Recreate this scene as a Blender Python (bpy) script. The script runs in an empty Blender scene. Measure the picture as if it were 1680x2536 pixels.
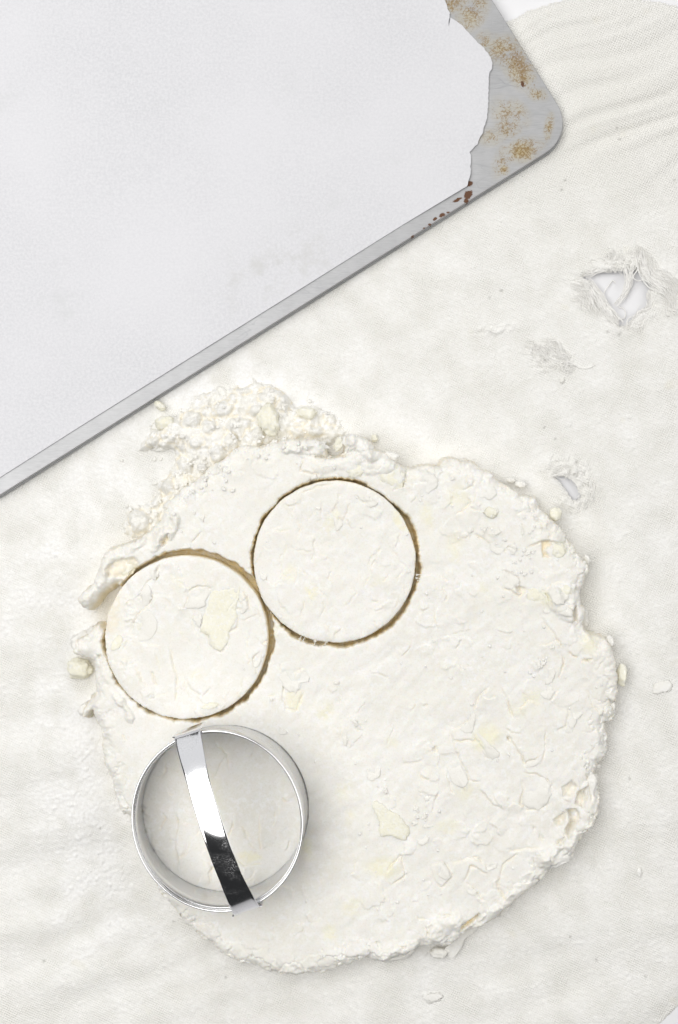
import bpy, bmesh, math, random
import numpy as np
from mathutils import Vector, Matrix
from mathutils.geometry import delaunay_2d_cdt

sc = bpy.context.scene
COL = sc.collection
random.seed(7)

# ------------------------------------------------------------------ camera, world, light, exposure
CAM_H = 0.595
cam_d = bpy.data.cameras.new('camera')
cam_d.lens = 50.0
cam_d.sensor_fit = 'VERTICAL'
cam_d.sensor_height = 36.0
cam_d.clip_start = 0.01
cam_d.clip_end = 50
cam = bpy.data.objects.new('camera', cam_d)
COL.objects.link(cam)
cam.location = (0, 0, CAM_H)
cam.rotation_euler = (0, 0, 0)
sc.camera = cam

world = bpy.data.worlds.new('World')
sc.world = world
world.use_nodes = True
bg = world.node_tree.nodes['Background']
bg.inputs[0].default_value = (0.95, 0.97, 1.0, 1)
bg.inputs[1].default_value = 0.03

def area_light(name, loc, target, sx, sy, power, color, shape='ELLIPSE'):
    l = bpy.data.lights.new(name, 'AREA')
    l.shape = shape
    l.size, l.size_y = sx, sy
    l.energy = power
    l.color = color
    o = bpy.data.objects.new(name, l)
    COL.objects.link(o)
    o.location = loc
    d = Vector(target) - Vector(loc)
    o.rotation_euler = d.to_track_quat('-Z', 'Y').to_euler()
    return o

area_light('window_light', (-0.80, 0.20, 1.50), (-0.80, 0.20, 0), 1.80, 2.10, 32.0, (1.0, 0.99, 0.975))
area_light('fill_light_right', (1.60, 0.35, 1.25), (0.1, 0, 0), 2.4, 2.2, 20.0, (1.0, 0.985, 0.965))  # added fill lamp evening out the right side, stands in for room bounce
area_light('fill_light_far', (-0.45, 2.2, 1.15), (0, 0, 0), 3.6, 2.4, 17.0, (0.985, 0.99, 1.0))  # added fill lamp; also gives the upper handle its pale reflection

sc.view_settings.view_transform = 'Standard'
sc.view_settings.look = 'None'
sc.view_settings.exposure = 0.07
sc.view_settings.gamma = 1.0
sc.render.engine = 'CYCLES'
sc.cycles.use_denoising = True
sc.cycles.max_bounces = 10
sc.cycles.diffuse_bounces = 6

# ------------------------------------------------------------------ pixel -> place (photo 1680 x 2536)
def S(z):
    return 0.72 * (CAM_H - z) / 2536.0
def P(px, py, z=0.0):
    s = S(z)
    return ((px - 840.0) * s, (1268.0 - py) * s)
def PP(pts, z=0.0):
    return np.array([P(a, b, z) for a, b in pts])
def crop(x0, y0, k, pts):
    return [(x0 + k * a, y0 + k * b) for a, b in pts]
R2 = lambda *p: crop(150, 900, 0.574, p)
R3 = lambda *p: crop(150, 1300, 0.4145, p)
R4 = lambda *p: crop(280, 1760, 0.3827, p)
R5 = lambda *p: crop(950, 1100, 0.4145, p)
R6 = lambda *p: crop(900, 1700, 0.4464, p)
R7 = lambda *p: crop(1150, 580, 0.338, p)
R8 = lambda *p: crop(0, 1900, 0.574, p)
R9 = lambda *p: crop(640, 1480, 0.2934, p)
RH = lambda *p: crop(1380, 600, 0.19133, p)

# ------------------------------------------------------------------ numpy noise
def _hash(ix, iy, seed):
    n = (ix * 374761393 + iy * 668265263 + seed * 1442695041) & 0x7fffffff
    n = ((n ^ (n >> 13)) * 1274126177) & 0x7fffffff
    n = ((n ^ (n >> 15)) * 2246822519) & 0x7fffffff
    return ((n ^ (n >> 16)) & 0xffffff) / float(0xffffff)

def vnoise(x, y, seed=0):
    """gradient noise, about -1..1"""
    x = np.asarray(x, float); y = np.asarray(y, float)
    ix = np.floor(x).astype(np.int64); iy = np.floor(y).astype(np.int64)
    fx = x - ix; fy = y - iy
    u = fx * fx * fx * (fx * (fx * 6 - 15) + 10)
    v = fy * fy * fy * (fy * (fy * 6 - 15) + 10)
    def g(jx, jy, dx, dy):
        a = _hash(jx, jy, seed) * 2 * math.pi
        return np.cos(a) * dx + np.sin(a) * dy
    n00 = g(ix, iy, fx, fy); n10 = g(ix + 1, iy, fx - 1, fy)
    n01 = g(ix, iy + 1, fx, fy - 1); n11 = g(ix + 1, iy + 1, fx - 1, fy - 1)
    return ((n00 * (1 - u) + n10 * u) * (1 - v) + (n01 * (1 - u) + n11 * u) * v) * 1.5

def fbm(x, y, seed=0, oct=4, gain=0.5):
    a, s, f = 1.0, 0.0, 1.0
    for i in range(oct):
        s = s + a * vnoise(x * f + 17.3 * i, y * f - 9.1 * i, seed + i * 31)
        a *= gain; f *= 2.03
    return s

def worley(x, y, seed=0):
    """distance to nearest and second nearest feature point, and the cell's random value"""
    ix = np.floor(x).astype(np.int64); iy = np.floor(y).astype(np.int64)
    f1 = np.full(np.shape(x), 9.0); f2 = np.full(np.shape(x), 9.0); cid = np.zeros(np.shape(x))
    for dx in (-1, 0, 1):
        for dy in (-1, 0, 1):
            jx, jy = ix + dx, iy + dy
            qx = jx + _hash(jx, jy, seed); qy = jy + _hash(jx, jy, seed + 77)
            d = np.hypot(qx - x, qy - y)
            near = d < f1
            f2 = np.where(near, f1, np.minimum(f2, d))
            cid = np.where(near, _hash(jx, jy, seed + 155), cid)
            f1 = np.where(near, d, f1)
    return f1, f2, cid

def sstep(a, b, x):
    t = np.clip((x - a) / (b - a), 0, 1)
    return t * t * (3 - 2 * t)

def catmull(pts, n=6, closed=True):
    pts = np.asarray(pts, float); m = len(pts); out = []
    rng = range(m) if closed else range(m - 1)
    for i in rng:
        if closed:
            p0, p1, p2, p3 = pts[i - 1], pts[i], pts[(i + 1) % m], pts[(i + 2) % m]
        else:
            p0, p1, p2, p3 = pts[max(i - 1, 0)], pts[i], pts[i + 1], pts[min(i + 2, m - 1)]
        for k in range(n):
            t = k / n
            out.append(0.5 * ((2 * p1) + (-p0 + p2) * t + (2 * p0 - 5 * p1 + 4 * p2 - p3) * t * t + (-p0 + 3 * p1 - 3 * p2 + p3) * t ** 3))
    if not closed:
        out.append(pts[-1])
    return np.array(out)

def poly_sdf(X, Y, poly):
    """positive inside"""
    poly = np.asarray(poly); d2 = np.full(X.shape, 1e9); inside = np.zeros(X.shape, bool)
    n = len(poly)
    for i in range(n):
        ax, ay = poly[i - 1]; bx, by = poly[i]
        ex, ey = bx - ax, by - ay
        L = ex * ex + ey * ey + 1e-18
        t = np.clip(((X - ax) * ex + (Y - ay) * ey) / L, 0, 1)
        d2 = np.minimum(d2, (X - ax - t * ex) ** 2 + (Y - ay - t * ey) ** 2)
        if abs(ey) > 1e-12:
            c = ((ay > Y) != (by > Y)) & (X < ex * (Y - ay) / ey + ax)
            inside ^= c
    d = np.sqrt(d2)
    return np.where(inside, d, -d)

# ------------------------------------------------------------------ object helpers
def tag(o, label=None, cat=None, group=None, kind=None):
    if label: o['label'] = label
    if cat: o['category'] = cat
    if group: o['group'] = group
    if kind: o['kind'] = kind
    return o

def link_mesh(name, me, mat, parent=None, smooth=True):
    o = bpy.data.objects.new(name, me)
    COL.objects.link(o)
    if mat: me.materials.append(mat)
    if smooth and len(me.polygons):
        me.polygons.foreach_set('use_smooth', np.ones(len(me.polygons), bool))
    if parent:
        o.parent = parent
    return o

def empty(name, loc=(0, 0, 0)):
    o = bpy.data.objects.new(name, None)
    o.empty_display_size = 0.01
    COL.objects.link(o)
    return o

def mesh_np(name, V, F, attrs=None):
    """V (n,3), F (m,k) with constant k"""
    me = bpy.data.meshes.new(name)
    V = np.ascontiguousarray(V, dtype=np.float32); F = np.ascontiguousarray(F, dtype=np.int32)
    k = F.shape[1]
    me.vertices.add(len(V)); me.vertices.foreach_set('co', V.ravel())
    me.loops.add(F.size); me.loops.foreach_set('vertex_index', F.ravel())
    me.polygons.add(len(F))
    me.polygons.foreach_set('loop_start', np.arange(0, F.size, k, dtype=np.int32))
    me.polygons.foreach_set('loop_total', np.full(len(F), k, dtype=np.int32))
    me.update(calc_edges=True)
    me.validate()
    for nm, val in (attrs or {}).items():
        a = me.attributes.new(nm, 'FLOAT', 'POINT')
        a.data.foreach_set('value', np.ascontiguousarray(val, dtype=np.float32))
    return me

def grid_mesh(name, X, Y, Z, keep, attrs=None):
    """keep: bool per vertex; a face stays when any of its corners is kept"""
    ny, nx = X.shape
    idx = np.arange(nx * ny).reshape(ny, nx)
    F = np.stack([idx[:-1, :-1], idx[:-1, 1:], idx[1:, 1:], idx[1:, :-1]], -1).reshape(-1, 4)
    F = F[keep.ravel()[F].any(1)]
    used = np.zeros(nx * ny, bool); used[F.ravel()] = True
    remap = np.cumsum(used) - 1
    V = np.stack([X.ravel(), Y.ravel(), Z.ravel()], -1)[used]
    return mesh_np(name, V, remap[F], {k: v.ravel()[used] for k, v in (attrs or {}).items()})

def tube_arrays(pts, rad, n=5):
    pts = np.asarray(pts, float); m = len(pts)
    rad = np.broadcast_to(np.asarray(rad, float), (m,))
    T = np.gradient(pts, axis=0); T /= np.linalg.norm(T, axis=1)[:, None] + 1e-12
    up = np.array([0, 0, 1.0])
    A = np.cross(T, up); A /= np.linalg.norm(A, axis=1)[:, None] + 1e-9
    B = np.cross(A, T)
    ang = np.arange(n) * 2 * math.pi / n
    V = pts[:, None, :] + rad[:, None, None] * (np.cos(ang)[None, :, None] * A[:, None, :] + np.sin(ang)[None, :, None] * B[:, None, :])
    V = V.reshape(-1, 3)
    F = []
    for i in range(m - 1):
        for k in range(n):
            F.append((i * n + k, i * n + (k + 1) % n, (i + 1) * n + (k + 1) % n, (i + 1) * n + k))
    return V, np.array(F)

def tubes(name, list_pts, rad, mat, parent=None, n=5):
    Vs, Fs, off = [], [], 0
    for i, p in enumerate(list_pts):
        r = rad[i] if isinstance(rad, list) else rad
        V, F = tube_arrays(p, r, n)
        Vs.append(V); Fs.append(F + off); off += len(V)
    return link_mesh(name, mesh_np(name, np.concatenate(Vs), np.concatenate(Fs)), mat, parent)

# ------------------------------------------------------------------ materials
def new_mat(name):
    m = bpy.data.materials.new(name); m.use_nodes = True
    nt = m.node_tree
    return m, nt, nt.nodes['Principled BSDF']
def N(nt, t, **kw):
    n = nt.nodes.new(t)
    for k, v in kw.items(): setattr(n, k, v)
    return n
def noise_node(nt, scale, detail=3, rough=0.55, coord=None):
    n = N(nt, 'ShaderNodeTexNoise')
    n.inputs['Scale'].default_value = scale; n.inputs['Detail'].default_value = detail; n.inputs['Roughness'].default_value = rough
    if coord is None:
        tc = nt.nodes.get('TC') or N(nt, 'ShaderNodeTexCoord', name='TC')
        coord = tc.outputs['Object']
    nt.links.new(coord, n.inputs['Vector'])
    return n
def math_node(nt, op, a, b=None, c=None, clamp=False):
    n = N(nt, 'ShaderNodeMath', operation=op, use_clamp=clamp)
    for i, v in enumerate((a, b, c)):
        if v is None: continue
        if isinstance(v, (int, float)): n.inputs[i].default_value = v
        else: nt.links.new(v, n.inputs[i])
    return n.outputs[0]
def mapr(nt, v, a, b, c=0.0, d=1.0):
    n = N(nt, 'ShaderNodeMapRange'); n.clamp = True
    nt.links.new(v, n.inputs[0])
    for i, q in enumerate((a, b, c, d)): n.inputs[i + 1].default_value = q
    return n.outputs[0]
def mixc(nt, f, a, b):
    n = N(nt, 'ShaderNodeMix', data_type='RGBA')
    if isinstance(f, (int, float)): n.inputs[0].default_value = f
    else: nt.links.new(f, n.inputs[0])
    for i, v in ((6, a), (7, b)):
        if isinstance(v, tuple): n.inputs[i].default_value = v + (1,) if len(v) == 3 else v
        else: nt.links.new(v, n.inputs[i])
    return n.outputs[2]
def attr(nt, name):
    n = N(nt, 'ShaderNodeAttribute'); n.attribute_name = name
    return n.outputs['Fac']
def bump(nt, h, strength, dist, prev=None):
    n = N(nt, 'ShaderNodeBump'); n.inputs['Strength'].default_value = strength; n.inputs['Distance'].default_value = dist
    nt.links.new(h, n.inputs['Height'])
    if prev: nt.links.new(prev, n.inputs['Normal'])
    return n.outputs[0]

def mat_table():
    m, nt, b = new_mat('white_table')
    b.inputs['Base Color'].default_value = (0.80, 0.80, 0.815, 1)
    b.inputs['Roughness'].default_value = 0.35
    return m

def mat_cloth():
    m, nt, b = new_mat('floured_canvas')
    fl = attr(nt, 'flour'); lint = attr(nt, 'stain')
    big = noise_node(nt, 22, 3)
    base = mixc(nt, mapr(nt, big.outputs[0], 0.35, 0.65), (0.82, 0.808, 0.77), (0.84, 0.831, 0.803))
    fine = noise_node(nt, 1500, 2)
    base = mixc(nt, mapr(nt, fine.outputs[0], 0.3, 0.7, 0.0, 0.55), base, (0.712, 0.704, 0.652))
    fg = noise_node(nt, 1000, 3, 0.7)
    pw = mixc(nt, mapr(nt, fg.outputs[0], 0.35, 0.65), (0.80, 0.79, 0.765), (0.88, 0.878, 0.87))
    col = mixc(nt, fl, base, pw)
    # grey lint and yellow grease flecks
    col = mixc(nt, lint, col, (0.42, 0.41, 0.38))
    yel = noise_node(nt, 60, 2)
    col = mixc(nt, mapr(nt, yel.outputs[0], 0.68, 0.80, 0.0, 0.35), col, (0.76, 0.72, 0.56))
    nt.links.new(col, b.inputs['Base Color'])
    b.inputs['Roughness'].default_value = 0.95
    b.inputs['Specular IOR Level'].default_value = 0.15
    # weave: two crossed wave sets, turned to the cloth's grain
    tc = nt.nodes['TC']
    mp = N(nt, 'ShaderNodeMapping'); mp.inputs['Rotation'].default_value = (0, 0, math.radians(24))
    nt.links.new(tc.outputs['Object'], mp.inputs[0])
    w1 = N(nt, 'ShaderNodeTexWave', bands_direction='X'); w2 = N(nt, 'ShaderNodeTexWave', bands_direction='Y')
    for w in (w1, w2):
        w.inputs['Scale'].default_value = 330; w.inputs['Distortion'].default_value = 1.2; w.inputs['Detail'].default_value = 1
        w.inputs['Detail Scale'].default_value = 0.7
        nt.links.new(mp.outputs[0], w.inputs['Vector'])
    wv = math_node(nt, 'MULTIPLY', w1.outputs[1], w2.outputs[1])
    inv = math_node(nt, 'SUBTRACT', 1.0, fl, clamp=True)
    wv = math_node(nt, 'MULTIPLY', wv, inv)
    n1 = bump(nt, wv, 0.8, 0.00030)
    gr = noise_node(nt, 1100, 4, 0.7)
    n2 = bump(nt, gr.outputs[0], 0.45, 0.00040, n1)
    nt.links.new(n2, b.inputs['Normal'])
    return m

def mat_dough(name='floured_dough', sss=0.28):
    m, nt, b = new_mat(name)
    bt = attr(nt, 'butter'); raw = attr(nt, 'raw'); fl = attr(nt, 'flour')
    big = noise_node(nt, 60, 4)
    base = mixc(nt, mapr(nt, big.outputs[0], 0.35, 0.65), (0.795, 0.779, 0.722), (0.824, 0.812, 0.772))
    base = mixc(nt, raw, base, (0.84, 0.69, 0.38))  # unfloured dough tone, deepened to carry the brown shade of the cuts
    base = mixc(nt, bt, base, (0.83, 0.80, 0.60))
    fn = noise_node(nt, 420, 4, 0.65)
    pw = math_node(nt, 'MULTIPLY', mapr(nt, fn.outputs[0], 0.47, 0.62), fl)
    base = mixc(nt, pw, base, (0.86, 0.855, 0.84))
    gs = noise_node(nt, 1300, 3, 0.7)
    base = mixc(nt, mapr(nt, gs.outputs[0], 0.52, 0.72, 0.0, 0.55), base, (0.70, 0.68, 0.60))
    nt.links.new(base, b.inputs['Base Color'])
    b.inputs['Roughness'].default_value = 0.75
    b.inputs['Specular IOR Level'].default_value = 0.25
    b.inputs['Subsurface Weight'].default_value = sss
    b.inputs['Subsurface Radius'].default_value = (1.0, 0.75, 0.45)
    b.inputs['Subsurface Scale'].default_value = 0.002
    g1 = noise_node(nt, 260, 4, 0.6)
    n1 = bump(nt, g1.outputs[0], 0.10, 0.0004)
    g2 = noise_node(nt, 1700, 2, 0.6)
    n2 = bump(nt, g2.outputs[0], 0.22, 0.00018, n1)
    nt.links.new(n2, b.inputs['Normal'])
    return m

def mat_crumb(name, c1, c2, dust=0.6):
    m, nt, b = new_mat(name)
    big = noise_node(nt, 130, 3)
    col = mixc(nt, mapr(nt, big.outputs[0], 0.35, 0.65), c1, c2)
    fn = noise_node(nt, 600, 4, 0.65)
    col = mixc(nt, mapr(nt, fn.outputs[0], 0.50, 0.66, 0.0, dust), col, (0.85, 0.845, 0.83))
    nt.links.new(col, b.inputs['Base Color'])
    b.inputs['Roughness'].default_value = 0.7
    b.inputs['Specular IOR Level'].default_value = 0.25
    b.inputs['Subsurface Weight'].default_value = 0.0
    b.inputs['Subsurface Radius'].default_value = (1.0, 0.75, 0.45)
    b.inputs['Subsurface Scale'].default_value = 0.002
    g = noise_node(nt, 900, 3, 0.65)
    nt.links.new(bump(nt, g.outputs[0], 0.6, 0.0006), b.inputs['Normal'])
    return m

PAN_Z0 = 0.0055
def mat_paper():
    m, nt, b = new_mat('parchment')
    big = noise_node(nt, 14, 3)
    col = mixc(nt, mapr(nt, big.outputs[0], 0.38, 0.66), (0.665, 0.665, 0.69), (0.60, 0.603, 0.627))
    fib = noise_node(nt, 900, 3, 0.7)
    col = mixc(nt, mapr(nt, fib.outputs[0], 0.35, 0.65, 0.0, 0.8), col, (0.72, 0.72, 0.742))
    sm = noise_node(nt, 38, 5, 0.7)
    col = mixc(nt, mapr(nt, sm.outputs[0], 0.60, 0.80, 0.0, 0.6), col, (0.58, 0.59, 0.595))
    q = N(nt, 'ShaderNodeMapping', vector_type='TEXTURE')
    sx_, sy_ = P(690, 660, PAN_Z0); q.inputs['Location'].default_value = (sx_, sy_, 0); q.inputs['Rotation'].default_value = (0, 0, 0.35); q.inputs['Scale'].default_value = (0.034, 0.016, 1000)
    nt.links.new(nt.nodes['TC'].outputs['Object'], q.inputs[0])
    ln = N(nt, 'ShaderNodeVectorMath', operation='LENGTH'); nt.links.new(q.outputs[0], ln.inputs[0])
    sg = noise_node(nt, 120, 5, 0.7)
    col = mixc(nt, math_node(nt, 'MULTIPLY', mapr(nt, ln.outputs['Value'], 0.2, 1.2, 0.7, 0.0), mapr(nt, sg.outputs[0], 0.48, 0.66)), col, (0.56, 0.56, 0.55))
    nt.links.new(col, b.inputs['Base Color'])
    b.inputs['Roughness'].default_value = 0.6
    b.inputs['Specular IOR Level'].default_value = 0.25
    g = noise_node(nt, 700, 3, 0.7)
    n1 = bump(nt, g.outputs[0], 0.22, 0.00018)
    nt.links.new(n1, b.inputs['Normal'])
    return m

def mat_pan(spots, specks):
    m, nt, b = new_mat('worn_aluminium')
    tc = N(nt, 'ShaderNodeTexCoord', name='TC')
    ob = tc.outputs['Object']
    # brushed grain along and across the sheet
    mp = N(nt, 'ShaderNodeMapping'); mp.inputs['Rotation'].default_value = (0, 0, math.radians(-32)); mp.inputs['Scale'].default_value = (1, 14, 1)
    nt.links.new(ob, mp.inputs[0])
    br = noise_node(nt, 260, 4, 0.7, mp.outputs[0])
    mp2 = N(nt, 'ShaderNodeMapping'); mp2.inputs['Rotation'].default_value = (0, 0, math.radians(21)); mp2.inputs['Scale'].default_value = (40, 1, 1)
    nt.links.new(ob, mp2.inputs[0])
    br2 = noise_node(nt, 60, 3, 0.6, mp2.outputs[0])
    blot = noise_node(nt, 45, 5, 0.6)
    col = mixc(nt, mapr(nt, br.outputs[0], 0.3, 0.7), (0.35, 0.352, 0.36), (0.45, 0.453, 0.46))
    col = mixc(nt, mapr(nt, br2.outputs[0], 0.64, 0.72, 0, 0.55), col, (0.36, 0.36, 0.37))
    col = mixc(nt, mapr(nt, blot.outputs[0], 0.45, 0.7, 0, 0.5), col, (0.52, 0.523, 0.53))
    # thin long scratches
    for ang, sc_, th, sd in ((-38, 22, 0.006, 3.1), (12, 26, 0.005, 7.7), (-62, 20, 0.005, 1.3), (48, 18, 0.005, 5.2), (30, 30, 0.005, 9.2), (-20, 24, 0.005, 2.2)):
        q = N(nt, 'ShaderNodeMapping'); q.inputs['Rotation'].default_value = (0, 0, math.radians(ang)); q.inputs['Scale'].default_value = (1, 5, 1); q.inputs['Location'].default_value = (sd, sd * 2, sd)
        nt.links.new(ob, q.inputs[0])
        nz = noise_node(nt, sc_, 1.5, 0.4, q.outputs[0])
        line = math_node(nt, 'ABSOLUTE', math_node(nt, 'SUBTRACT', nz.outputs[0], 0.5))
        gate = noise_node(nt, 40, 2, 0.5)
        f = math_node(nt, 'MULTIPLY', mapr(nt, line, 0.0, th, 0.7, 0.0), mapr(nt, gate.outputs[0], 0.45, 0.6))
        col = mixc(nt, f, col, (0.33, 0.335, 0.35))
    # baked-on stains round given places
    def cover(lst):
        tot = None
        for (x, y, rx, ry, a, amt) in lst:
            q = N(nt, 'ShaderNodeMapping', vector_type='TEXTURE')
            q.inputs['Location'].default_value = (x, y, 0); q.inputs['Rotation'].default_value = (0, 0, a); q.inputs['Scale'].default_value = (rx, ry, 1000)
            nt.links.new(ob, q.inputs[0])
            ln = N(nt, 'ShaderNodeVectorMath', operation='LENGTH'); nt.links.new(q.outputs[0], ln.inputs[0])
            f = mapr(nt, ln.outputs['Value'], 0.1, 1.0, amt, 0.0)
            tot = f if tot is None else math_node(nt, 'MAXIMUM', tot, f)
        return tot
    cv = cover(spots)
    s1 = noise_node(nt, 560, 5, 0.8)
    s1.inputs['Distortion'].default_value = 1.6
    s2 = noise_node(nt, 130, 4, 0.7)
    halo = math_node(nt, 'MULTIPLY', cv, mapr(nt, s2.outputs[0], 0.30, 0.58))
    col = mixc(nt, math_node(nt, 'MULTIPLY', halo, 0.8), col, (0.47, 0.40, 0.22))
    fl = math_node(nt, 'ADD', s1.outputs[0], math_node(nt, 'MULTIPLY', cv, 0.20))
    wm = noise_node(nt, 300, 3, 0.6); wm.inputs['Distortion'].default_value = 0.8
    worm = mapr(nt, math_node(nt, 'ABSOLUTE', math_node(nt, 'SUBTRACT', wm.outputs[0], 0.5)), 0.008, 0.030, 1.0, 0.0)
    worm = math_node(nt, 'MULTIPLY', worm, mapr(nt, math_node(nt, 'MULTIPLY', cv, mapr(nt, s2.outputs[0], 0.30, 0.55)), 0.08, 0.4))
    fleck = math_node(nt, 'MAXIMUM', math_node(nt, 'MULTIPLY', worm, 0.9), math_node(nt, 'MULTIPLY', mapr(nt, fl, 0.63, 0.72), mapr(nt, cv, 0.05, 0.25)))
    col = mixc(nt, math_node(nt, 'MULTIPLY', fleck, 0.85), col, (0.22, 0.125, 0.025))
    cd = cover(specks)
    dk = math_node(nt, 'ADD', math_node(nt, 'MULTIPLY', s1.outputs[0], 0.6), math_node(nt, 'MULTIPLY', cd, 0.45))
    dark = math_node(nt, 'MULTIPLY', mapr(nt, dk, 0.50, 0.58), mapr(nt, cd, 0.05, 0.2))
    col = mixc(nt, dark, col, (0.10, 0.035, 0.008))
    nt.links.new(col, b.inputs['Base Color'])
    st = math_node(nt, 'MAXIMUM', math_node(nt, 'MAXIMUM', fleck, dark), math_node(nt, 'MULTIPLY', halo, 0.6))
    nt.links.new(math_node(nt, 'MULTIPLY', math_node(nt, 'SUBTRACT', 1.0, st, clamp=True), 0.65), b.inputs['Metallic'])
    b.inputs['Roughness'].default_value = 0.52
    g = bump(nt, br.outputs[0], 0.12, 0.0002)
    nt.links.new(g, b.inputs['Normal'])
    return m

def mat_steel(name, rough=0.08, dusty=False, col=(0.80, 0.80, 0.815)):
    m, nt, b = new_mat(name)
    b.inputs['Metallic'].default_value = 1.0
    n = noise_node(nt, 350, 3)
    if dusty:
        fn = noise_node(nt, 2200, 4, 0.8); zone = noise_node(nt, 110, 3, 0.6)
        f = math_node(nt, 'MULTIPLY', mapr(nt, fn.outputs[0], 0.50, 0.75), mapr(nt, zone.outputs[0], 0.48, 0.75))
        nt.links.new(mixc(nt, math_node(nt, 'MULTIPLY', f, 0.75), col, (0.75, 0.75, 0.74)), b.inputs['Base Color'])
        nt.links.new(math_node(nt, 'SUBTRACT', 1.0, math_node(nt, 'MULTIPLY', f, 0.85)), b.inputs['Metallic'])
        nt.links.new(mapr(nt, f, 0, 1, rough, 0.8), b.inputs['Roughness'])
    else:
        b.inputs['Base Color'].default_value = col + (1,)
        nt.links.new(mapr(nt, n.outputs[0], 0.3, 0.7, rough * 0.7, rough * 1.5), b.inputs['Roughness'])
    return m

def mat_thread():
    m, nt, b = new_mat('cotton_thread')
    n = noise_node(nt, 300, 2)
    nt.links.new(mixc(nt, n.outputs[0], (0.86, 0.85, 0.82), (0.88, 0.87, 0.85)), b.inputs['Base Color'])
    b.inputs['Roughness'].default_value = 0.95
    b.inputs['Specular IOR Level'].default_value = 0.1
    return m

M_TABLE = mat_table(); M_CLOTH = mat_cloth(); M_DOUGH = mat_dough(); M_FLAKE = mat_dough('floured_dough_flake', 0.0); M_PAPER = mat_paper(); M_THREAD = mat_thread()
M_CRUMB = mat_crumb('dough_crumb_mat', (0.81, 0.795, 0.745), (0.83, 0.82, 0.785), 0.8)
M_BUTTER = mat_crumb('butter_mat', (0.82, 0.795, 0.655), (0.835, 0.82, 0.71), 0.7)
M_FLOUR = mat_crumb('flour_mat', (0.86, 0.85, 0.815), (0.86, 0.855, 0.83), 0.5)
M_STEEL = mat_steel('polished_steel', 0.10, True)
M_RING = mat_steel('ring_steel', 0.24, True, (0.72, 0.72, 0.725))

# ------------------------------------------------------------------ setting: the white table
me = bpy.data.meshes.new('table_top')
bm = bmesh.new(); bmesh.ops.create_grid(bm, x_segments=1, y_segments=1, size=1.2); bm.to_mesh(me); bm.free()
tab = link_mesh('table_surface', me, M_TABLE); tab.location.z = -0.0020
tag(tab, 'smooth white table surface under the cloth', kind='structure')

# ------------------------------------------------------------------ pan outline
pan_c = np.array(P(1425.6, 338, 0.001))
pu = np.array([-0.847, -0.531]); pu /= np.linalg.norm(pu)       # along the lower edge, away from the corner (world)
pv = np.array([-pu[1], pu[0]]) * -1                                # along the right edge, away from the corner
if pv[1] < 0: pv = -pv
PAN_L, PAN_W, PAN_R, PAN_Z = 0.46, 0.33, 0.0150, 0.0048
def rrect(inset):
    """closed outline of the sheet, counted from the visible corner"""
    r = PAN_R - inset
    pts = []
    cs = [(PAN_R, PAN_R), (PAN_L - PAN_R, PAN_R), (PAN_L - PAN_R, PAN_W - PAN_R), (PAN_R, PAN_W - PAN_R)]
    a0 = [math.pi, 1.5 * math.pi, 0, 0.5 * math.pi]
    for (cx, cy), a in zip(cs, a0):
        for k in range(13):
            t = a + k / 12 * math.pi / 2
            u, v = cx + r * math.cos(t), cy + r * math.sin(t)
            pts.append(pan_c + pu * u + pv * v)
    return np.array(pts)

# ------------------------------------------------------------------ pastry cloth
CH = 0.00052
cx = np.arange(-0.175, 0.1800, CH); cy = np.arange(-0.255, 0.225, CH)
CX, CY = np.meshgrid(cx, cy)
cloth_poly = PP([(1264, 52), (1325, 22), (1388, 2), (1480, -16), (1600, 0), (1650, 8), (1690, 25), (1790, 110), (1880, 400),
                 (1900, 1500), (1860, 2200), (1800, 2380), (1680, 2502), (1635, 2545), (1500, 2640), (1000, 2740), (300, 2760),
                 (-200, 2700), (-195, 900), (300, 600), (900, 250)], 0.0)
warpx = fbm(CX * 260, CY * 260, 3, 3) * 0.0005; warpy = fbm(CX * 260 + 50, CY * 260, 4, 3) * 0.0005
csdf = poly_sdf(CX, CY, catmull(cloth_poly, 4)) + warpx
hole_a = PP(RH((330, 440), (400, 405), (480, 380), (600, 378), (760, 372), (830, 365), (960, 360), (1060, 350), (1110, 420),
               (1190, 520), (1250, 590), (1200, 620), (1170, 690), (1195, 760), (1160, 860), (1050, 920), (1000, 990), (930, 1060),
               (850, 1108), (790, 1080), (790, 1020), (740, 930), (680, 840), (600, 760), (575, 690), (520, 610), (450, 530), (370, 490)), 0.0)
hole_b = PP(R7((645, 1755), (700, 1768), (760, 1775), (815, 1815), (850, 1890), (868, 1925), (830, 1945), (785, 1950), (750, 1900), (705, 1835), (670, 1800)), 0.0)
hsd = np.full(CX.shape, -1.0)
for h in (hole_a, hole_b):
    x0, y0 = h.min(0) - 0.012; x1, y1 = h.max(0) + 0.012
    i0, i1 = np.searchsorted(cx, (x0, x1)); j0, j1 = np.searchsorted(cy, (y0, y1))
    sl = (slice(j0, j1), slice(i0, i1))
    d = poly_sdf(CX[sl] + warpx[sl] * 0.8, CY[sl] + warpy[sl] * 0.8, catmull(h, 3))
    hsd[sl] = np.maximum(hsd[sl], d)
pxs = CX / S(0) + 840; pys = 1268 - CY / S(0)
CZ = np.zeros(CX.shape)
# wrinkles at the upper right
ang = math.radians(25); w = -CX * math.sin(ang) + CY * math.cos(ang); l = CX * math.cos(ang) + CY * math.sin(ang)
wr = fbm(w * 115 + 0.9 * vnoise(l * 22, w * 30, 9), l * 11, 21, 2, 0.4)
mask = sstep(1180, 1300, pxs) * (1 - sstep(330, 520, pys - (pxs - 1500) * 0.25)) * sstep(-60, 60, pys)
CZ += mask * wr * 0.0012
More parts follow.
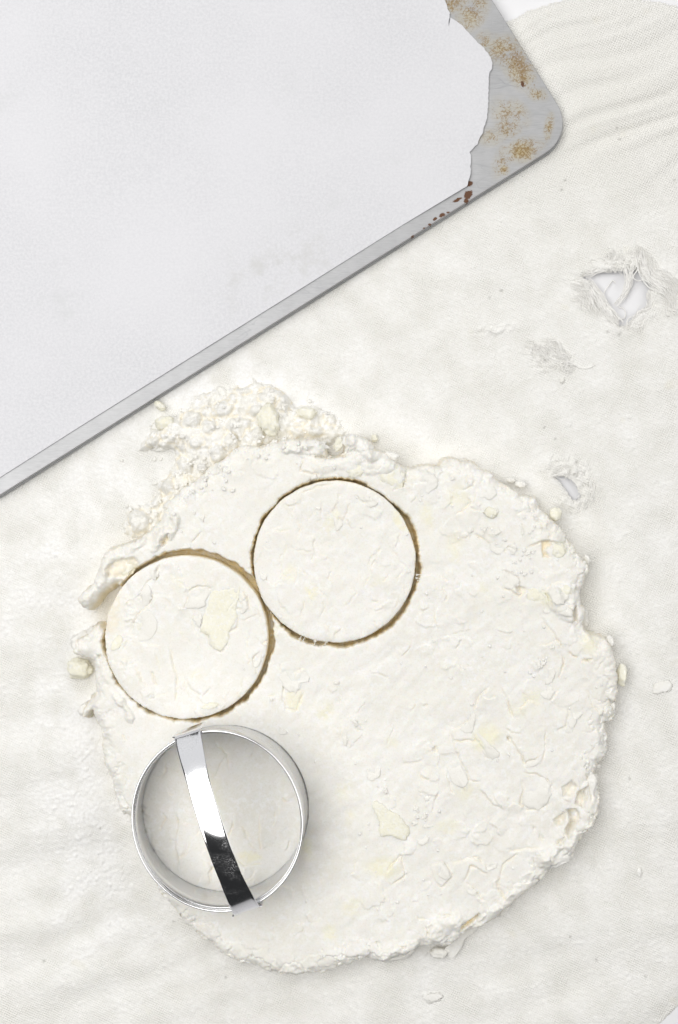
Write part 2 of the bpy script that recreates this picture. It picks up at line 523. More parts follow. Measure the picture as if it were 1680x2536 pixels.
# slow waves over the rest
ang2 = math.radians(20); w2 = -CX * math.sin(ang2) + CY * math.cos(ang2); l2 = CX * math.cos(ang2) + CY * math.sin(ang2)
slow = fbm(w2 * 46, l2 * 12, 5, 2, 0.4)
lm = (1 - mask) * (0.18 + 0.65 * sstep(500, 150, pxs) * sstep(1100, 1500, pys) + 0.5 * sstep(2100, 2350, pys))
CZ += lm * slow * 0.0017
CZ += fbm(CX * 30, CY * 30, 6, 2) * 0.0003
# the cloth's lower right corner sags off a fold
fold = sstep(0.010, 0.0, csdf) * sstep(2200, 2500, pys)
CZ -= fold * 0.0012
# flour: density round the dough and on the left
fl = np.zeros(CX.shape)
for (a, b_, rx, ry, am) in ((210, 1950, 170, 520, 1.0), (160, 1450, 260, 300, 0.75), (330, 1180, 260, 200, 0.8), (600, 980, 300, 130, 0.95), (880, 1010, 330, 170, 0.55),
                            (330, 2280, 300, 180, 0.6), (1560, 1600, 160, 500, 0.45), (1180, 900, 330, 240, 0.40), (900, 2420, 500, 120, 0.35), (1400, 2300, 260, 220, 0.3)):
    fl = np.maximum(fl, am * np.exp(-(((pxs - a) / rx) ** 2 + ((pys - b_) / ry) ** 2) ** 1.3))
fl = np.maximum(fl, 0.42 * sstep(300, 700, pys))
patch = fbm(CX * 70, CY * 70, 11, 4, 0.6)
gran = fbm(CX * 640, CY * 640, 12, 3, 0.75)
flour = np.clip(fl * (0.75 + 0.9 * patch), 0, 1)
CZ += flour * (np.clip(gran, -0.3, 1.2) * 0.00040 + 0.00025)
f1, f2, cid = worley(CX * 330, CY * 330, 8)
CZ += flour * (cid > 0.80) * np.clip(0.42 - f1, 0, 1) * 0.0012
CZ += (1 - flour) * gran * 0.00010
# torn rims stand up a little and are lumpy
near = sstep(-0.007, -0.0005, hsd)
CZ += near * (0.0006 + 0.0007 * fbm(CX * 190, CY * 190, 13, 3, 0.6))
sag = sstep(-0.0012, 0.0004, hsd)
CZ -= sag * 0.0012
# pulled patches (tuft, small worn places)
for (a, b_, rx, ry, rot) in ((1345, 885, 46, 36, 0.5), (1540, 660, 60, 34, -0.2), (1395, 1150, 60, 30, 0.2), (1440, 1195, 44, 40, 0.0), (1420, 1240, 40, 24, 0.1), (1230, 815, 60, 14, -0.1)):
    c, s_ = math.cos(rot), math.sin(rot)
    u_ = ((pxs - a) * c + (pys - b_) * s_) / rx; v_ = (-(pxs - a) * s_ + (pys - b_) * c) / ry
    g = np.exp(-(u_ ** 2 + v_ ** 2) ** 1.5)
    CZ += g * (0.0005 + 0.0010 * fbm(CX * 420, CY * 420, 15, 3, 0.65))
# specks of grey lint
stain = np.zeros(CX.shape)
rs = np.random.RandomState(4)
lints = [(1670, 447), (1528, 315), (1535, 343), (1391, 470), (1400, 446), (1242, 720), (1349, 1058), (1375, 1087), (1560, 1928), (1412, 2320), (1477, 2378), (1598, 2417), (560, 2420), (430, 2280), (110, 2380), (1428, 1145), (1421, 1176), (1505, 822), (1534, 828), (1655, 783), (1590, 700), (250, 2050), (1240, 720), (1213, 738)]
for _ in range(70): lints.append((rs.uniform(-50, 1700), rs.uniform(0, 2536)))
for k, (a, b_) in enumerate(lints):
    x, y = P(a, b_); r = 0.0007 if k < 24 else rs.uniform(0.0003, 0.0005)
    i0, i1 = np.searchsorted(cx, (x - 0.004, x + 0.004)); j0, j1 = np.searchsorted(cy, (y - 0.004, y + 0.004))
    sl = (slice(j0, j1), slice(i0, i1))
    d = np.hypot(CX[sl] - x, (CY[sl] - y)) / r + 0.6 * vnoise(CX[sl] * 900, CY[sl] * 900, 19)
    stain[sl] = np.maximum(stain[sl], (0.6 if k < 24 else 0.35) * sstep(1.1, 0.5, d))
CZ = np.where(csdf < 0.0014, CZ - 0.0016 * sstep(0.0014, -0.0006, csdf), CZ)
pan_sd = poly_sdf(CX, CY, rrect(0))
keep = (csdf > -0.0002) & (hsd < 0.0002) & (pan_sd < 0.03)
CZ *= sstep(0.012, 0.0, pan_sd)      # pressed flat below the pan
cloth = link_mesh('pastry_cloth', grid_mesh('pastry_cloth', CX, CY, CZ, keep, {'flour': flour, 'stain': stain}), M_CLOTH)
tag(cloth, 'floured cream canvas pastry cloth with frayed holes spread under the dough and baking sheet', 'cloth')
def cloth_z(x, y):
    i = int(np.clip((x - cx[0]) / CH, 0, len(cx) - 1)); j = int(np.clip((y - cy[0]) / CH, 0, len(cy) - 1))
    return float(CZ[j, i])

# frayed threads round the holes
rt = np.random.RandomState(11)
def wig(path, n=14, amp=0.0006, z0=0.0006, zamp=0.0008, off=0.0, taper=True):
    q = catmull(PP(path), max(2, n // len(path) + 1), False)
    d = np.gradient(q, axis=0); d /= np.linalg.norm(d, axis=1)[:, None] + 1e-12
    nrm = np.stack([-d[:, 1], d[:, 0]], -1)
    t = np.linspace(0, 1, len(q)); ph = rt.uniform(0, 6.28, 3)
    o = off + amp * (np.sin(t * 7 + ph[0]) + 0.6 * np.sin(t * 15 + ph[1]))
    q = q + nrm * o[:, None]
    z = z0 + zamp * (0.5 + 0.5 * np.sin(t * 8 + ph[2]))
    return np.column_stack([q, z])
def bundle(path, count, width, rad, amp=0.0005, z0=0.0004, zamp=0.0005, name='frayed_threads'):
    ls, rr = [], []
    for k in range(int(count * 1.1)):
        o = rt.uniform(-0.5, 0.5) * width
        p = wig(path, 16, amp, z0 + rt.uniform(0, 0.0003), zamp, o)
        a = rt.randint(0, 4); b_ = len(p) - rt.randint(0, 4)
        p = p[a:b_]
        r = rad * rt.uniform(0.6, 1.3) * (1 - 0.6 * np.linspace(-1, 1, len(p)) ** 4)
        ls.append(p); rr.append(r * 0.7)
    o = tubes(name, ls, rr, M_THREAD, cloth)
    o['kind'] = 'stuff'
    return o
bundle(RH((300, 480), (420, 560), (540, 680), (600, 800), (690, 920), (760, 1040), (790, 1090)), 26, 0.0042, 0.00022)
bundle(RH((160, 530), (300, 560), (400, 620), (480, 740), (520, 860), (560, 960)), 18, 0.0050, 0.00020, 0.0008)
bundle(RH((200, 640), (300, 720), (380, 800), (470, 900)), 10, 0.0050, 0.00020, 0.0010)
bundle(RH((330, 430), (440, 390), (600, 350), (760, 350)), 14, 0.0024, 0.00022)
bundle(RH((420, 330), (560, 300), (680, 310), (790, 350)), 12, 0.0040, 0.00019, 0.0008)
bundle(RH((620, 100), (720, 160), (700, 240), (780, 300)), 14, 0.0050, 0.00020, 0.0011)
bundle(RH((800, 150), (830, 260), (880, 360), (910, 480), (900, 600), (860, 700), (780, 800), (760, 830)), 14, 0.0018, 0.00020, 0.0005, 0.0002)
bundle(RH((1000, 120), (1020, 230), (990, 350), (950, 480), (930, 600), (880, 690)), 10, 0.0020, 0.00020, 0.0006, 0.0003)
bundle(RH((860, 130), (900, 220), (890, 330), (905, 440)), 14, 0.0055, 0.00020, 0.0008)
bundle(RH((980, 90), (1080, 130), (1100, 260), (1120, 400), (1180, 500), (1290, 600), (1400, 680), (1500, 800)), 22, 0.0040, 0.00022, 0.0007)
bundle(RH((1110, 180), (1200, 280), (1240, 400), (1330, 480), (1430, 560), (1480, 680)), 16, 0.0060, 0.00020, 0.0010)
bundle(RH((1290, 420), (1400, 480), (1500, 580), (1560, 700), (1620, 820)), 14, 0.0060, 0.00020, 0.0011)
bundle(RH((1380, 760), (1460, 840), (1540, 880), (1640, 900)), 9, 0.0050, 0.00020, 0.0010)
bundle(RH((830, 1110), (930, 1070), (1020, 990), (1080, 910), (1180, 850), (1200, 740), (1190, 640)), 14, 0.0018, 0.00018)
bundle(RH((960, 1180), (1020, 1060), (1100, 960), (1180, 900)), 12, 0.0055, 0.00018, 0.0010)
tubes('loose_thread', [wig(RH((600, 700), (640, 600), (690, 530), (730, 490), (755, 530)), 14, 0.0001, -0.0012, 0.0008),
                       wig(RH((800, 830), (860, 860), (890, 920), (880, 980), (845, 995)), 14, 0.0001, -0.0010, 0.0006),
                       wig(RH((985, 470), (1040, 505), (1100, 490), (1130, 460)), 12, 0.0001, 0.0002, 0.0006),
                       wig(RH((1060, 350), (1010, 400), (980, 470)), 10, 0.0001, 0.0004, 0.0004),
                       wig(RH((1235, 620), (1255, 660), (1250, 710)), 8, 0.0001, -0.0004, 0.0003)], 0.00022, M_THREAD, cloth)
bundle(R7((430, 810), (520, 850), (600, 930), (680, 1000)), 18, 0.0060, 0.00018, 0.0008)
bundle(R7((570, 770), (620, 830), (680, 890), (740, 940)), 18, 0.0050, 0.00019, 0.0007)
bundle(R7((610, 770), (670, 800), (720, 880), (770, 920)), 10, 0.0030, 0.00020, 0.0006)
bundle(R7((720, 930), (750, 970), (790, 1010)), 16, 0.0045, 0.00022, 0.0012)
tubes('loose_thread', [wig(R7((750, 925), (800, 955), (850, 985), (900, 980), (960, 955)), 16, 0.0002, 0.0005, 0.0003)], 0.00026, M_THREAD, cloth)
bundle(R7((560, 1680), (650, 1740), (740, 1740), (800, 1760)), 16, 0.0050, 0.00017, 0.0011)
bundle(R7((820, 1790), (880, 1830), (900, 1900), (850, 1960)), 14, 0.0050, 0.00017, 0.0011)
bundle(R7((770, 1950), (800, 1990), (870, 1990)), 10, 0.0040, 0.00017, 0.0010)

# ------------------------------------------------------------------ baking sheet
pan = empty('baking_sheet')
tag(pan, 'scratched aluminium baking sheet with brown burnt stains lying under the parchment', 'baking sheet')
spots = []
def spot(px, py, rx, ry, a, amt):
    x, y = P(px, py, PAN_Z); k = S(PAN_Z); return (x, y, rx * k * 1.12, ry * k * 1.12, math.radians(-a), amt * 1.15)
spots = [spot(1285, 160, 85, 42, 62, 1.0), spot(1245, 130, 60, 40, 40, 0.65), spot(1297, 195, 34, 22, 60, 1.0), spot(1262, 280, 60, 42, 30, 0.62), spot(1258, 318, 46, 30, -20, 0.75),
         spot(1295, 372, 60, 34, -20, 0.95), spot(1240, 400, 22, 50, 20, 0.6), spot(1248, 420, 16, 16, 0, 1.0), spot(1360, 315, 14, 42, 10, 0.75), spot(1170, 30, 40, 60, 30, 0.70),
         spot(1120, 10, 60, 26, 0, 0.8), spot(1330, 232, 34, 22, 20, 0.65), spot(1200, 100, 26, 30, 0, 0.5), spot(1215, 340, 40, 26, 0, 0.5)]
specks = [spot(1163, 455, 13, 10, -20, 1.0), spot(1160, 482, 15, 18, 30, 1.0), spot(1155, 497, 9, 9, 0, 1.0), spot(1133, 495, 20, 7, -25, 0.85), spot(1095, 533, 13, 7, -25, 1.0), spot(1078, 542, 10, 6, -30, 0.9),
          spot(1110, 526, 8, 5, 0, 0.8), spot(1065, 556, 7, 5, 0, 0.8), spot(1295, 208, 8, 12, 0, 0.85), spot(1022, 585, 9, 4, -30, 0.8), spot(1050, 565, 7, 4, -30, 0.7)]
M_PAN = mat_pan(spots, specks)
prof = [(0.0002, 0.0002), (0.0002, 0.0044), (0.00025, 0.0046), (0.00035, 0.00475), (0.0005, 0.0048)]
rings = [rrect(i) for i, z in prof]
V = np.concatenate([np.column_stack([r, np.full(len(r), z)]) for r, (i, z) in zip(rings, prof)])
n = len(rings[0]); F = []
for k in range(len(prof) - 1):
    for i in range(n):
        j = (i + 1) % n
        F.append((k * n + i, k * n + j, (k + 1) * n + j, (k + 1) * n + i))
link_mesh('rim', mesh_np('pan_rim', V, np.array(F)), M_PAN, pan)
me = bpy.data.meshes.new('pan_panel')
top = rings[-1]
bm = bmesh.new(); vs = [bm.verts.new((p[0], p[1], PAN_Z)) for p in top]; bm.faces.new(vs); bmesh.ops.recalc_face_normals(bm, faces=bm.faces)
if bm.faces[:][0].normal.z < 0: bmesh.ops.reverse_faces(bm, faces=bm.faces[:])
bm.to_mesh(me); bm.free()
link_mesh('flat_panel', me, M_PAN, pan, False)
# folded hem showing as a pale line below the dark edge
hem = np.column_stack([rrect(0.0), np.full(n, 0.0010)]); hem = np.vstack([hem, hem[:1]])
tubes('rolled_hem', [hem], 0.0005, M_PAN, pan, 8)

# ------------------------------------------------------------------ parchment
def ragged(path, amp, step, seed):
    q = []
    r = np.random.RandomState(seed)
    for i in range(len(path) - 1):
        a = np.array(path[i]); b_ = np.array(path[i + 1]); L = np.linalg.norm(b_ - a); m = max(1, int(L / step))
        for k in range(m):
            p = a + (b_ - a) * k / m
            q.append(p)
    q.append(np.array(path[-1])); q = np.array(q, float)
    s = np.arange(len(q))
    q[:, 0] += amp * (vnoise(s * 0.35, s * 0 + seed, seed) + 0.6 * vnoise(s * 0.9, s * 0 + 3, seed + 1))
    q[:, 1] += amp * (vnoise(s * 0.35, s * 0 + seed + 9, seed + 2) + 0.5 * vnoise(s * 0.9, s * 0 + 5, seed + 3))
    return [tuple(p) for p in q]
T1 = lambda *p: crop(1050, 0, 0.4018, p)
tear = ragged(T1((120, -80), (125, 0), (140, 30), (145, 60), (160, 85), (155, 115), (153, 160), (146, 220), (130, 290), (140, 240), (150, 180), (163, 116), (185, 125), (235, 160), (270, 200), (325, 260), (370, 300), (405, 350), (422, 390),
                 (418, 425), (400, 460), (398, 550), (395, 650), (388, 740), (370, 780), (365, 815), (345, 850), (330, 890), (300, 920), (282, 940),
                 (290, 975), (288, 1020), (288, 1060), (280, 1100), (265, 1150)), 1.9, 4, 5)
lo = [tear[-1], (1000, 556), (700, 744), (448, 901), (200, 1056), (0, 1183), (-160, 1284), (-700, 700), (-300, -560), (700, -500)]
outline = PP(tear + lo[1:], PAN_Z)
def cdt_sheet(name, outline, z, mat, parent, spacing, zfun, thick):
    mn, mx = outline.min(0), outline.max(0)
    gx, gy = np.meshgrid(np.arange(mn[0], mx[0], spacing), np.arange(mn[1], mx[1], spacing))
    gx = gx + (np.arange(gx.shape[0])[:, None] % 2) * spacing * 0.5
    sd = poly_sdf(gx, gy, outline)
    inn = np.stack([gx[sd > spacing * 0.35], gy[sd > spacing * 0.35]], -1)
    vs = [Vector(p) for p in outline] + [Vector(p) for p in inn]
    n = len(outline)
    vo, eo, fo, *_ = delaunay_2d_cdt(vs, [(i, (i + 1) % n) for i in range(n)], [], 1, 1e-7)
    A = np.array([tuple(v) for v in vo])
    V = np.column_stack([A, zfun(A[:, 0], A[:, 1])])
    F = np.array([f for f in fo if len(f) == 3])
    me = mesh_np(name, V, F)
    bm = bmesh.new(); bm.from_mesh(me)
    up = sum(f.normal.z for f in bm.faces)
    if up < 0: bmesh.ops.reverse_faces(bm, faces=bm.faces[:])
    bm.to_mesh(me); bm.free()
    o = link_mesh(name, me, mat, parent)
    md = o.modifiers.new('thickness', 'SOLIDIFY'); md.thickness = thick; md.offset = -1
    es = o.modifiers.new('crisp_edge', 'EDGE_SPLIT'); es.split_angle = math.radians(35)
    return o
torn_xy = PP(tear, PAN_Z)
def paper_z(x, y):
    d = np.full(x.shape, 9.0)
    for i in range(0, len(torn_xy), 2):
        d = np.minimum(d, np.hypot(x - torn_xy[i, 0], y - torn_xy[i, 1]))
    return PAN_Z + 0.0005 + 0.00025 * fbm(x * 18, y * 18, 41, 2) + 0.0008 * np.exp(-d / 0.005) * (0.55 + 0.9 * vnoise(x * 70, y * 70, 44)) + 0.0002
paper = cdt_sheet('parchment_paper', outline, PAN_Z, M_PAPER, None, 0.0045, paper_z, 0.00018)
tag(paper, 'pale grey parchment paper with a torn right edge lying on the baking sheet', 'parchment paper')

# ------------------------------------------------------------------ dough: one height field, cut into slab and rounds
DZ = 0.0155
H0 = 0.00038
x0, y1 = P(120, 930, 0.008); x1, y0 = P(1590, 2470, 0.008)
dx = np.arange(x0, x1, H0); dy = np.arange(y0, y1, H0)
DX, DY = np.meshgrid(dx, dy)
def win(xa, ya, xb, yb):
    i0, i1 = np.searchsorted(dx, (xa, xb)); j0, j1 = np.searchsorted(dy, (ya, yb))
    return (slice(j0, j1), slice(i0, i1))
slab_px = (R3((100, 430), (150, 370), (200, 330), (222, 260), (240, 190), (290, 140), (400, 100), (470, 60)) +
           R2((400, 700), (440, 640), (490, 570), (540, 520), (600, 480), (690, 410), (780, 350), (880, 340), (960, 322), (1060, 322), (1150, 345), (1165, 385),
              (1225, 380), (1222, 320), (1280, 305), (1335, 330), (1365, 365), (1420, 385), (1450, 415)) +
           R5((60, 80), (130, 125), (180, 128), (230, 113), (330, 122), (340, 85), (430, 83), (530, 93), (590, 138), (640, 163), (710, 218), (780, 262), (860, 297), (910, 320), (935, 365), (990, 415),
              (1010, 450), (1080, 500), (1100, 570), (1150, 620), (1190, 660), (1217, 720), (1230, 770), (1195, 840), (1185, 900), (1188, 960), (1205, 985), (1215, 1040), (1210, 1090), (1270, 1128),
              (1330, 1160), (1370, 1200), (1385, 1280), (1395, 1330), (1402, 1440)) +
           R6((1418, 40), (1400, 90), (1390, 190), (1342, 200), (1365, 280), (1365, 350), (1335, 420), (1282, 470), (1310, 520), (1312, 690), (1290, 740), (1270, 800), (1185, 870), (1160, 940), (1090, 990),
              (1025, 1020), (1000, 1070), (890, 1150), (800, 1225), (740, 1275), (620, 1340), (520, 1400), (450, 1440), (370, 1435), (300, 1450), (230, 1495), (130, 1528), (40, 1518)) +
           R8((1568, 835), (1480, 850), (1395, 893), (1300, 900), (1240, 895), (1150, 878), (1100, 850), (1040, 843), (960, 795), (850, 720), (800, 678), (740, 600), (690, 545), (620, 400), (560, 225), (530, 200), (490, 120), (480, 60), (455, 10)) +
           R3((255, 1400), (230, 1330), (240, 1240), (207, 1180), (195, 1110), (165, 1160), (112, 1140), (180, 1020), (200, 980), (196, 900), (190, 820), (70, 780), (90, 700), (200, 605), (245, 590), (330, 620),
              (360, 480), (340, 372), (255, 440), (200, 508), (150, 500)))
slab_poly = PP(slab_px, 0.0085)
wx = fbm(DX * 140, DY * 140, 61, 4, 0.55); wy = fbm(DX * 140 + 40, DY * 140 - 20, 62, 4, 0.55)
sd_raw = poly_sdf(DX, DY, catmull(slab_poly, 2))
sd = sd_raw + 0.0009 * wx + 0.00025 * vnoise(DX * 700, DY * 700, 63)
# base thickness, thinner and rounder towards the rim
dpx = DX / S(DZ) + 840; dpy = 1268 - DY / S(DZ)
T = DZ - 0.0008 + 0.0009 * fbm(DX * 16, DY * 16, 64, 2)
rough_r = sstep(850, 1350, dpx) * 0.8 + 0.2                                   # flakier towards the right
edge = np.clip(sd / (0.0075 + 0.003 * wy), 0, 1)
rim_lo = 0.0075 + 0.0020 * vnoise(DX * 45, DY * 45, 65)
H = rim_lo + (T - rim_lo) * np.sqrt(1 - (1 - edge) ** 2)
# worked surface: slanting dimples, pebbling
a3 = math.radians(52); u3 = DX * math.cos(a3) + DY * math.sin(a3); v3 = -DX * math.sin(a3) + DY * math.cos(a3)
H += 0.00028 * fbm(u3 * 120, v3 * 220, 66, 2, 0.40) * (0.6 + 0.4 * sstep(640, 800, dpx))
H += 0.00003 * fbm(DX * 620, DY * 620, 67, 3, 0.6)
H += 0.00030 * fbm(DX * 75, DY * 75, 72, 2, 0.5)
# ragged lumps near the rim
f1, f2, cid = worley(DX * 115 + 0.35 * wx, DY * 115 + 0.35 * wy, 68)
rimband = sstep(0.014, 0.002, sd) * (0.45 + 0.55 * sstep(0.1, 0.5, vnoise(DX * 26, DY * 26, 69) + 0.25))
H += rimband * ((cid - 0.5) * 0.0017 - 0.0010 * sstep(0.10, 0.0, f2 - f1))
f1, f2, cid = worley(DX * 260 + 0.4 * wx, DY * 260 + 0.4 * wy, 70)
H += sstep(0.008, 0.001, sd) * ((cid - 0.5) * 0.0005 - 0.0003 * sstep(0.12, 0.0, f2 - f1))
raw = sstep(0.0022, 0.0004, sd) * 0.22
butter = np.zeros(DX.shape)
flourd = np.clip(0.55 + 0.5 * fbm(DX * 45, DY * 45, 71, 3), 0, 1)

# overlapping thin flakes pressed into the surface
rf = np.random.RandomState(23)
def flake(x, y, rx, ry, rot, h, tilt, seed):
    R = max(rx, ry) * 1.5
    sl = win(x - R, y - R, x + R, y + R)
    if DX[sl].size < 9: return
    X = DX[sl] - x; Y = DY[sl] - y
    X = X + 0.30 * rx * fbm(DX[sl] * 210, DY[sl] * 210, seed, 3, 0.6); Y = Y + 0.30 * ry * fbm(DX[sl] * 210 + 9, DY[sl] * 210, seed + 1, 3, 0.6)
    c, s_ = math.cos(rot), math.sin(rot)
    u_ = (X * c + Y * s_) / rx; v_ = (-X * s_ + Y * c) / ry
    d = np.sqrt(u_ ** 2 + v_ ** 2)
    m = sstep(1.0, 1.0 - 0.00035 / min(rx, ry), d)
    prof = np.clip(0.5 + 0.5 * (u_ * math.cos(tilt) + v_ * math.sin(tilt)), 0, 1)
    H[sl] += h * m * prof
for k in range(420):
    px, py = rf.uniform(180, 1540), rf.uniform(1020, 2430)
    dens = 0.25 + 0.75 * (px > 1050) + 0.25 * (py > 2150)
    if 640 < px < 1050 and 1500 < py < 2050: dens = 0.18
    if rf.rand() > dens: continue
    x, y = P(px, py, DZ); r = rf.uniform(0.0016, 0.0065)
    flake(x, y, r, r * rf.uniform(0.4, 1.0), rf.uniform(0, 3.14), rf.uniform(0.00015, 0.00060), rf.uniform(0, 6.28), int(rf.randint(1, 9999)))

# cracks: one lip lifted, a narrow groove along it
def crack(path_px, lift=0.0007, reach=0.0040, groove=0.0008, gw=0.00042, side=1, wob=1.0):
    pts = PP(path_px, DZ); pad = reach * 2.2
    sl = win(pts[:, 0].min() - pad, pts[:, 1].min() - pad, pts[:, 0].max() + pad, pts[:, 1].max() + pad)
    if DX[sl].size < 9: return
    X = DX[sl] + wob * 0.0007 * wx[sl]; Y = DY[sl] + wob * 0.0007 * wy[sl]
    best = np.full(X.shape, 9.0); sgn = np.zeros(X.shape); par = np.zeros(X.shape); m = len(pts) - 1
    for i in range(m):
        ax, ay = pts[i]; bx, by = pts[i + 1]; ex, ey = bx - ax, by - ay; L = ex * ex + ey * ey + 1e-16
        t = np.clip(((X - ax) * ex + (Y - ay) * ey) / L, 0, 1)
        d = np.hypot(X - ax - t * ex, Y - ay - t * ey)
        nr = d < best
        best = np.where(nr, d, best); sgn = np.where(nr, np.sign(ex * (Y - ay) - ey * (X - ax)), sgn); par = np.where(nr, (i + t) / m, par)
    tp = np.clip(np.minimum(par, 1 - par) * 6, 0, 1) ** 0.7
    s_ = sgn * side
    gate = 0.6 + 0.6 * vnoise(DX[sl] * 190, DY[sl] * 190, 81)
    H[sl] += np.where(s_ > 0, lift * np.exp(-best / reach) * sstep(0.0, 0.0003, best), 0) * tp
    g = groove * np.exp(-(best / gw) ** 2) * tp * np.clip(gate, 0.1, 1.2)
    H[sl] -= g
    raw[sl] = np.maximum(raw[sl], np.clip(g / 0.0025, 0, 0.2))

cr = [R3((420, 640), (425, 600), (440, 560), (470, 520), (520, 490), (545, 440), (560, 410)), R3((420, 450), (480, 410), (520, 340), (560, 310), (600, 230)), R3((760, 400), (790, 370), (830, 365), (870, 375), (900, 390)),
      R3((775, 420), (760, 460), (720, 500), (690, 490)), R3((690, 1060), (690, 1000), (690, 880), (660, 780), (650, 700)), R3((480, 700), (540, 720), (600, 710)), R3((740, 910), (780, 990), (850, 1020), (900, 960)),
      R3((540, 870), (580, 960)), R3((1190, 760), (1150, 800), (1170, 860), (1180, 890)), R3((340, 650), (370, 690), (345, 750)), R3((830, 640), (880, 665), (890, 720), (950, 760), (1000, 700)),
      R3((1060, 560), (1060, 620), (1010, 640)), R3((1080, 390), (1110, 440), (1130, 510)), R3((590, 250), (570, 330), (600, 300)), R3((850, 1080), (900, 1060), (960, 1080)), R3((470, 990), (490, 1040)),
      R5((500, 310), (512, 350), (470, 400), (430, 420)), R5((470, 280), (540, 240), (550, 210)), R5((505, 380), (590, 400)), R5((760, 260), (690, 240)), R5((700, 750), (760, 770), (815, 805)),
      R5((700, 850), (760, 880), (820, 910), (850, 880)), R5((985, 860), (1010, 830), (1060, 830), (1115, 855)), R5((960, 880), (1000, 950), (1010, 980)), R5((940, 1040), (1000, 1090), (1030, 1160), (1060, 1220)),
      R5((1110, 1240), (1160, 1270)), R5((1190, 1300), (1250, 1290)), R5((1060, 1260), (1080, 1320), (1040, 1400)), R5((1090, 960), (1140, 1000), (1130, 1040)), R5((540, 540), (620, 575), (640, 600)),
      R5((720, 640), (760, 610), (800, 640)), R5((860, 620), (950, 580), (1090, 580)), R5((800, 420), (830, 400)),
      R6((470, 220), (520, 240), (580, 200), (610, 140)), R6((500, 310), (560, 300), (630, 310)), R6((490, 260), (510, 340), (550, 430), (590, 520), (650, 530)), R6((590, 250), (640, 310), (690, 390), (750, 390)),
      R6((640, 570), (720, 660), (780, 680)), R6((760, 10), (810, 110), (850, 190)), R6((790, 250), (830, 310), (890, 390), (900, 430), (960, 400), (985, 380)), R6((890, 480), (960, 490), (1020, 520), (1045, 560)),
      R6((880, 520), (890, 580), (870, 650), (910, 690), (1000, 680), (1040, 650)), R6((1020, 240), (1010, 340), (990, 430)), R6((1140, 120), (1130, 220), (1080, 240)), R6((1240, 20), (1280, 110), (1330, 180)),
      R6((460, 460), (480, 550), (500, 600)), R6((370, 990), (430, 970), (460, 990), (490, 1060), (440, 1120), (410, 1090), (370, 990)), R6((500, 980), (580, 960), (640, 950), (690, 1010), (740, 990)),
      R6((810, 910), (900, 905), (1000, 900)), R6((580, 1090), (650, 1170), (680, 1200)), R6((300, 1270), (310, 1290), (370, 1290)), R6((420, 1270), (490, 1270)), R6((1020, 20), (1040, 80), (1100, 10)),
      R6((380, 310), (400, 350)), R6((700, 0), (640, 60), (620, 130)), R6((860, 920), (780, 1000), (740, 1120), (800, 1200)), R6((560, 1080), (600, 1000), (700, 1040)), R6((120, 1040), (210, 940), (230, 1050), (160, 1110)),
      R2((1270, 570), (1310, 600), (1350, 590)), R2((1210, 650), (1190, 700)), R2((560, 775), (605, 725)), R2((1150, 930), (1170, 900)), R2((1040, 560), (1100, 530), (1180, 520)), R2((1050, 400), (1040, 470), (1110, 480)),
      R9((270, 700), (210, 760), (200, 860), (240, 940), (320, 950), (370, 860), (390, 800)), R9((290, 640), (340, 620), (380, 600)), R9((90, 830), (150, 825)), R9((700, 1100), (700, 1200), (750, 1260)),
      R9((960, 40), (1010, 35)), R9((1400, 920), (1430, 900)), R9((180, 560), (185, 620)),
      R4((655, 170), (680, 230), (735, 280), (760, 410)), R4((400, 640), (420, 760), (410, 900), (425, 1050)), R4((310, 650), (340, 700), (300, 780)), R4((950, 680), (940, 850), (960, 900)), R4((780, 670), (770, 760), (720, 900)),
      R4((790, 960), (850, 1000), (960, 1010)), R4((360, 840), (420, 850))]
for k, p in enumerate(cr):
    crack(p, rf.uniform(0.0003, 0.0007), rf.uniform(0.0025, 0.0055), rf.uniform(0.0006, 0.0012), rf.uniform(0.00036, 0.00050), rf.choice((-1, 1)))
for k in range(150):                                    # finer ones in the flaky areas
    px, py = rf.uniform(200, 1520), rf.uniform(1080, 2400)
    if px < 1000 and rf.rand() < 0.72: continue
    a = rf.uniform(0.6, 2.6); L = rf.uniform(14, 60); p = [(px, py)]
    for _ in range(4):
        a += rf.uniform(-0.7, 0.7); p.append((p[-1][0] + L / 4 * math.cos(a), p[-1][1] + L / 4 * math.sin(a)))
    crack(p, rf.uniform(0.0003, 0.0007), rf.uniform(0.0015, 0.004), rf.uniform(0.0003, 0.0008), 0.00036, rf.choice((-1, 1)))

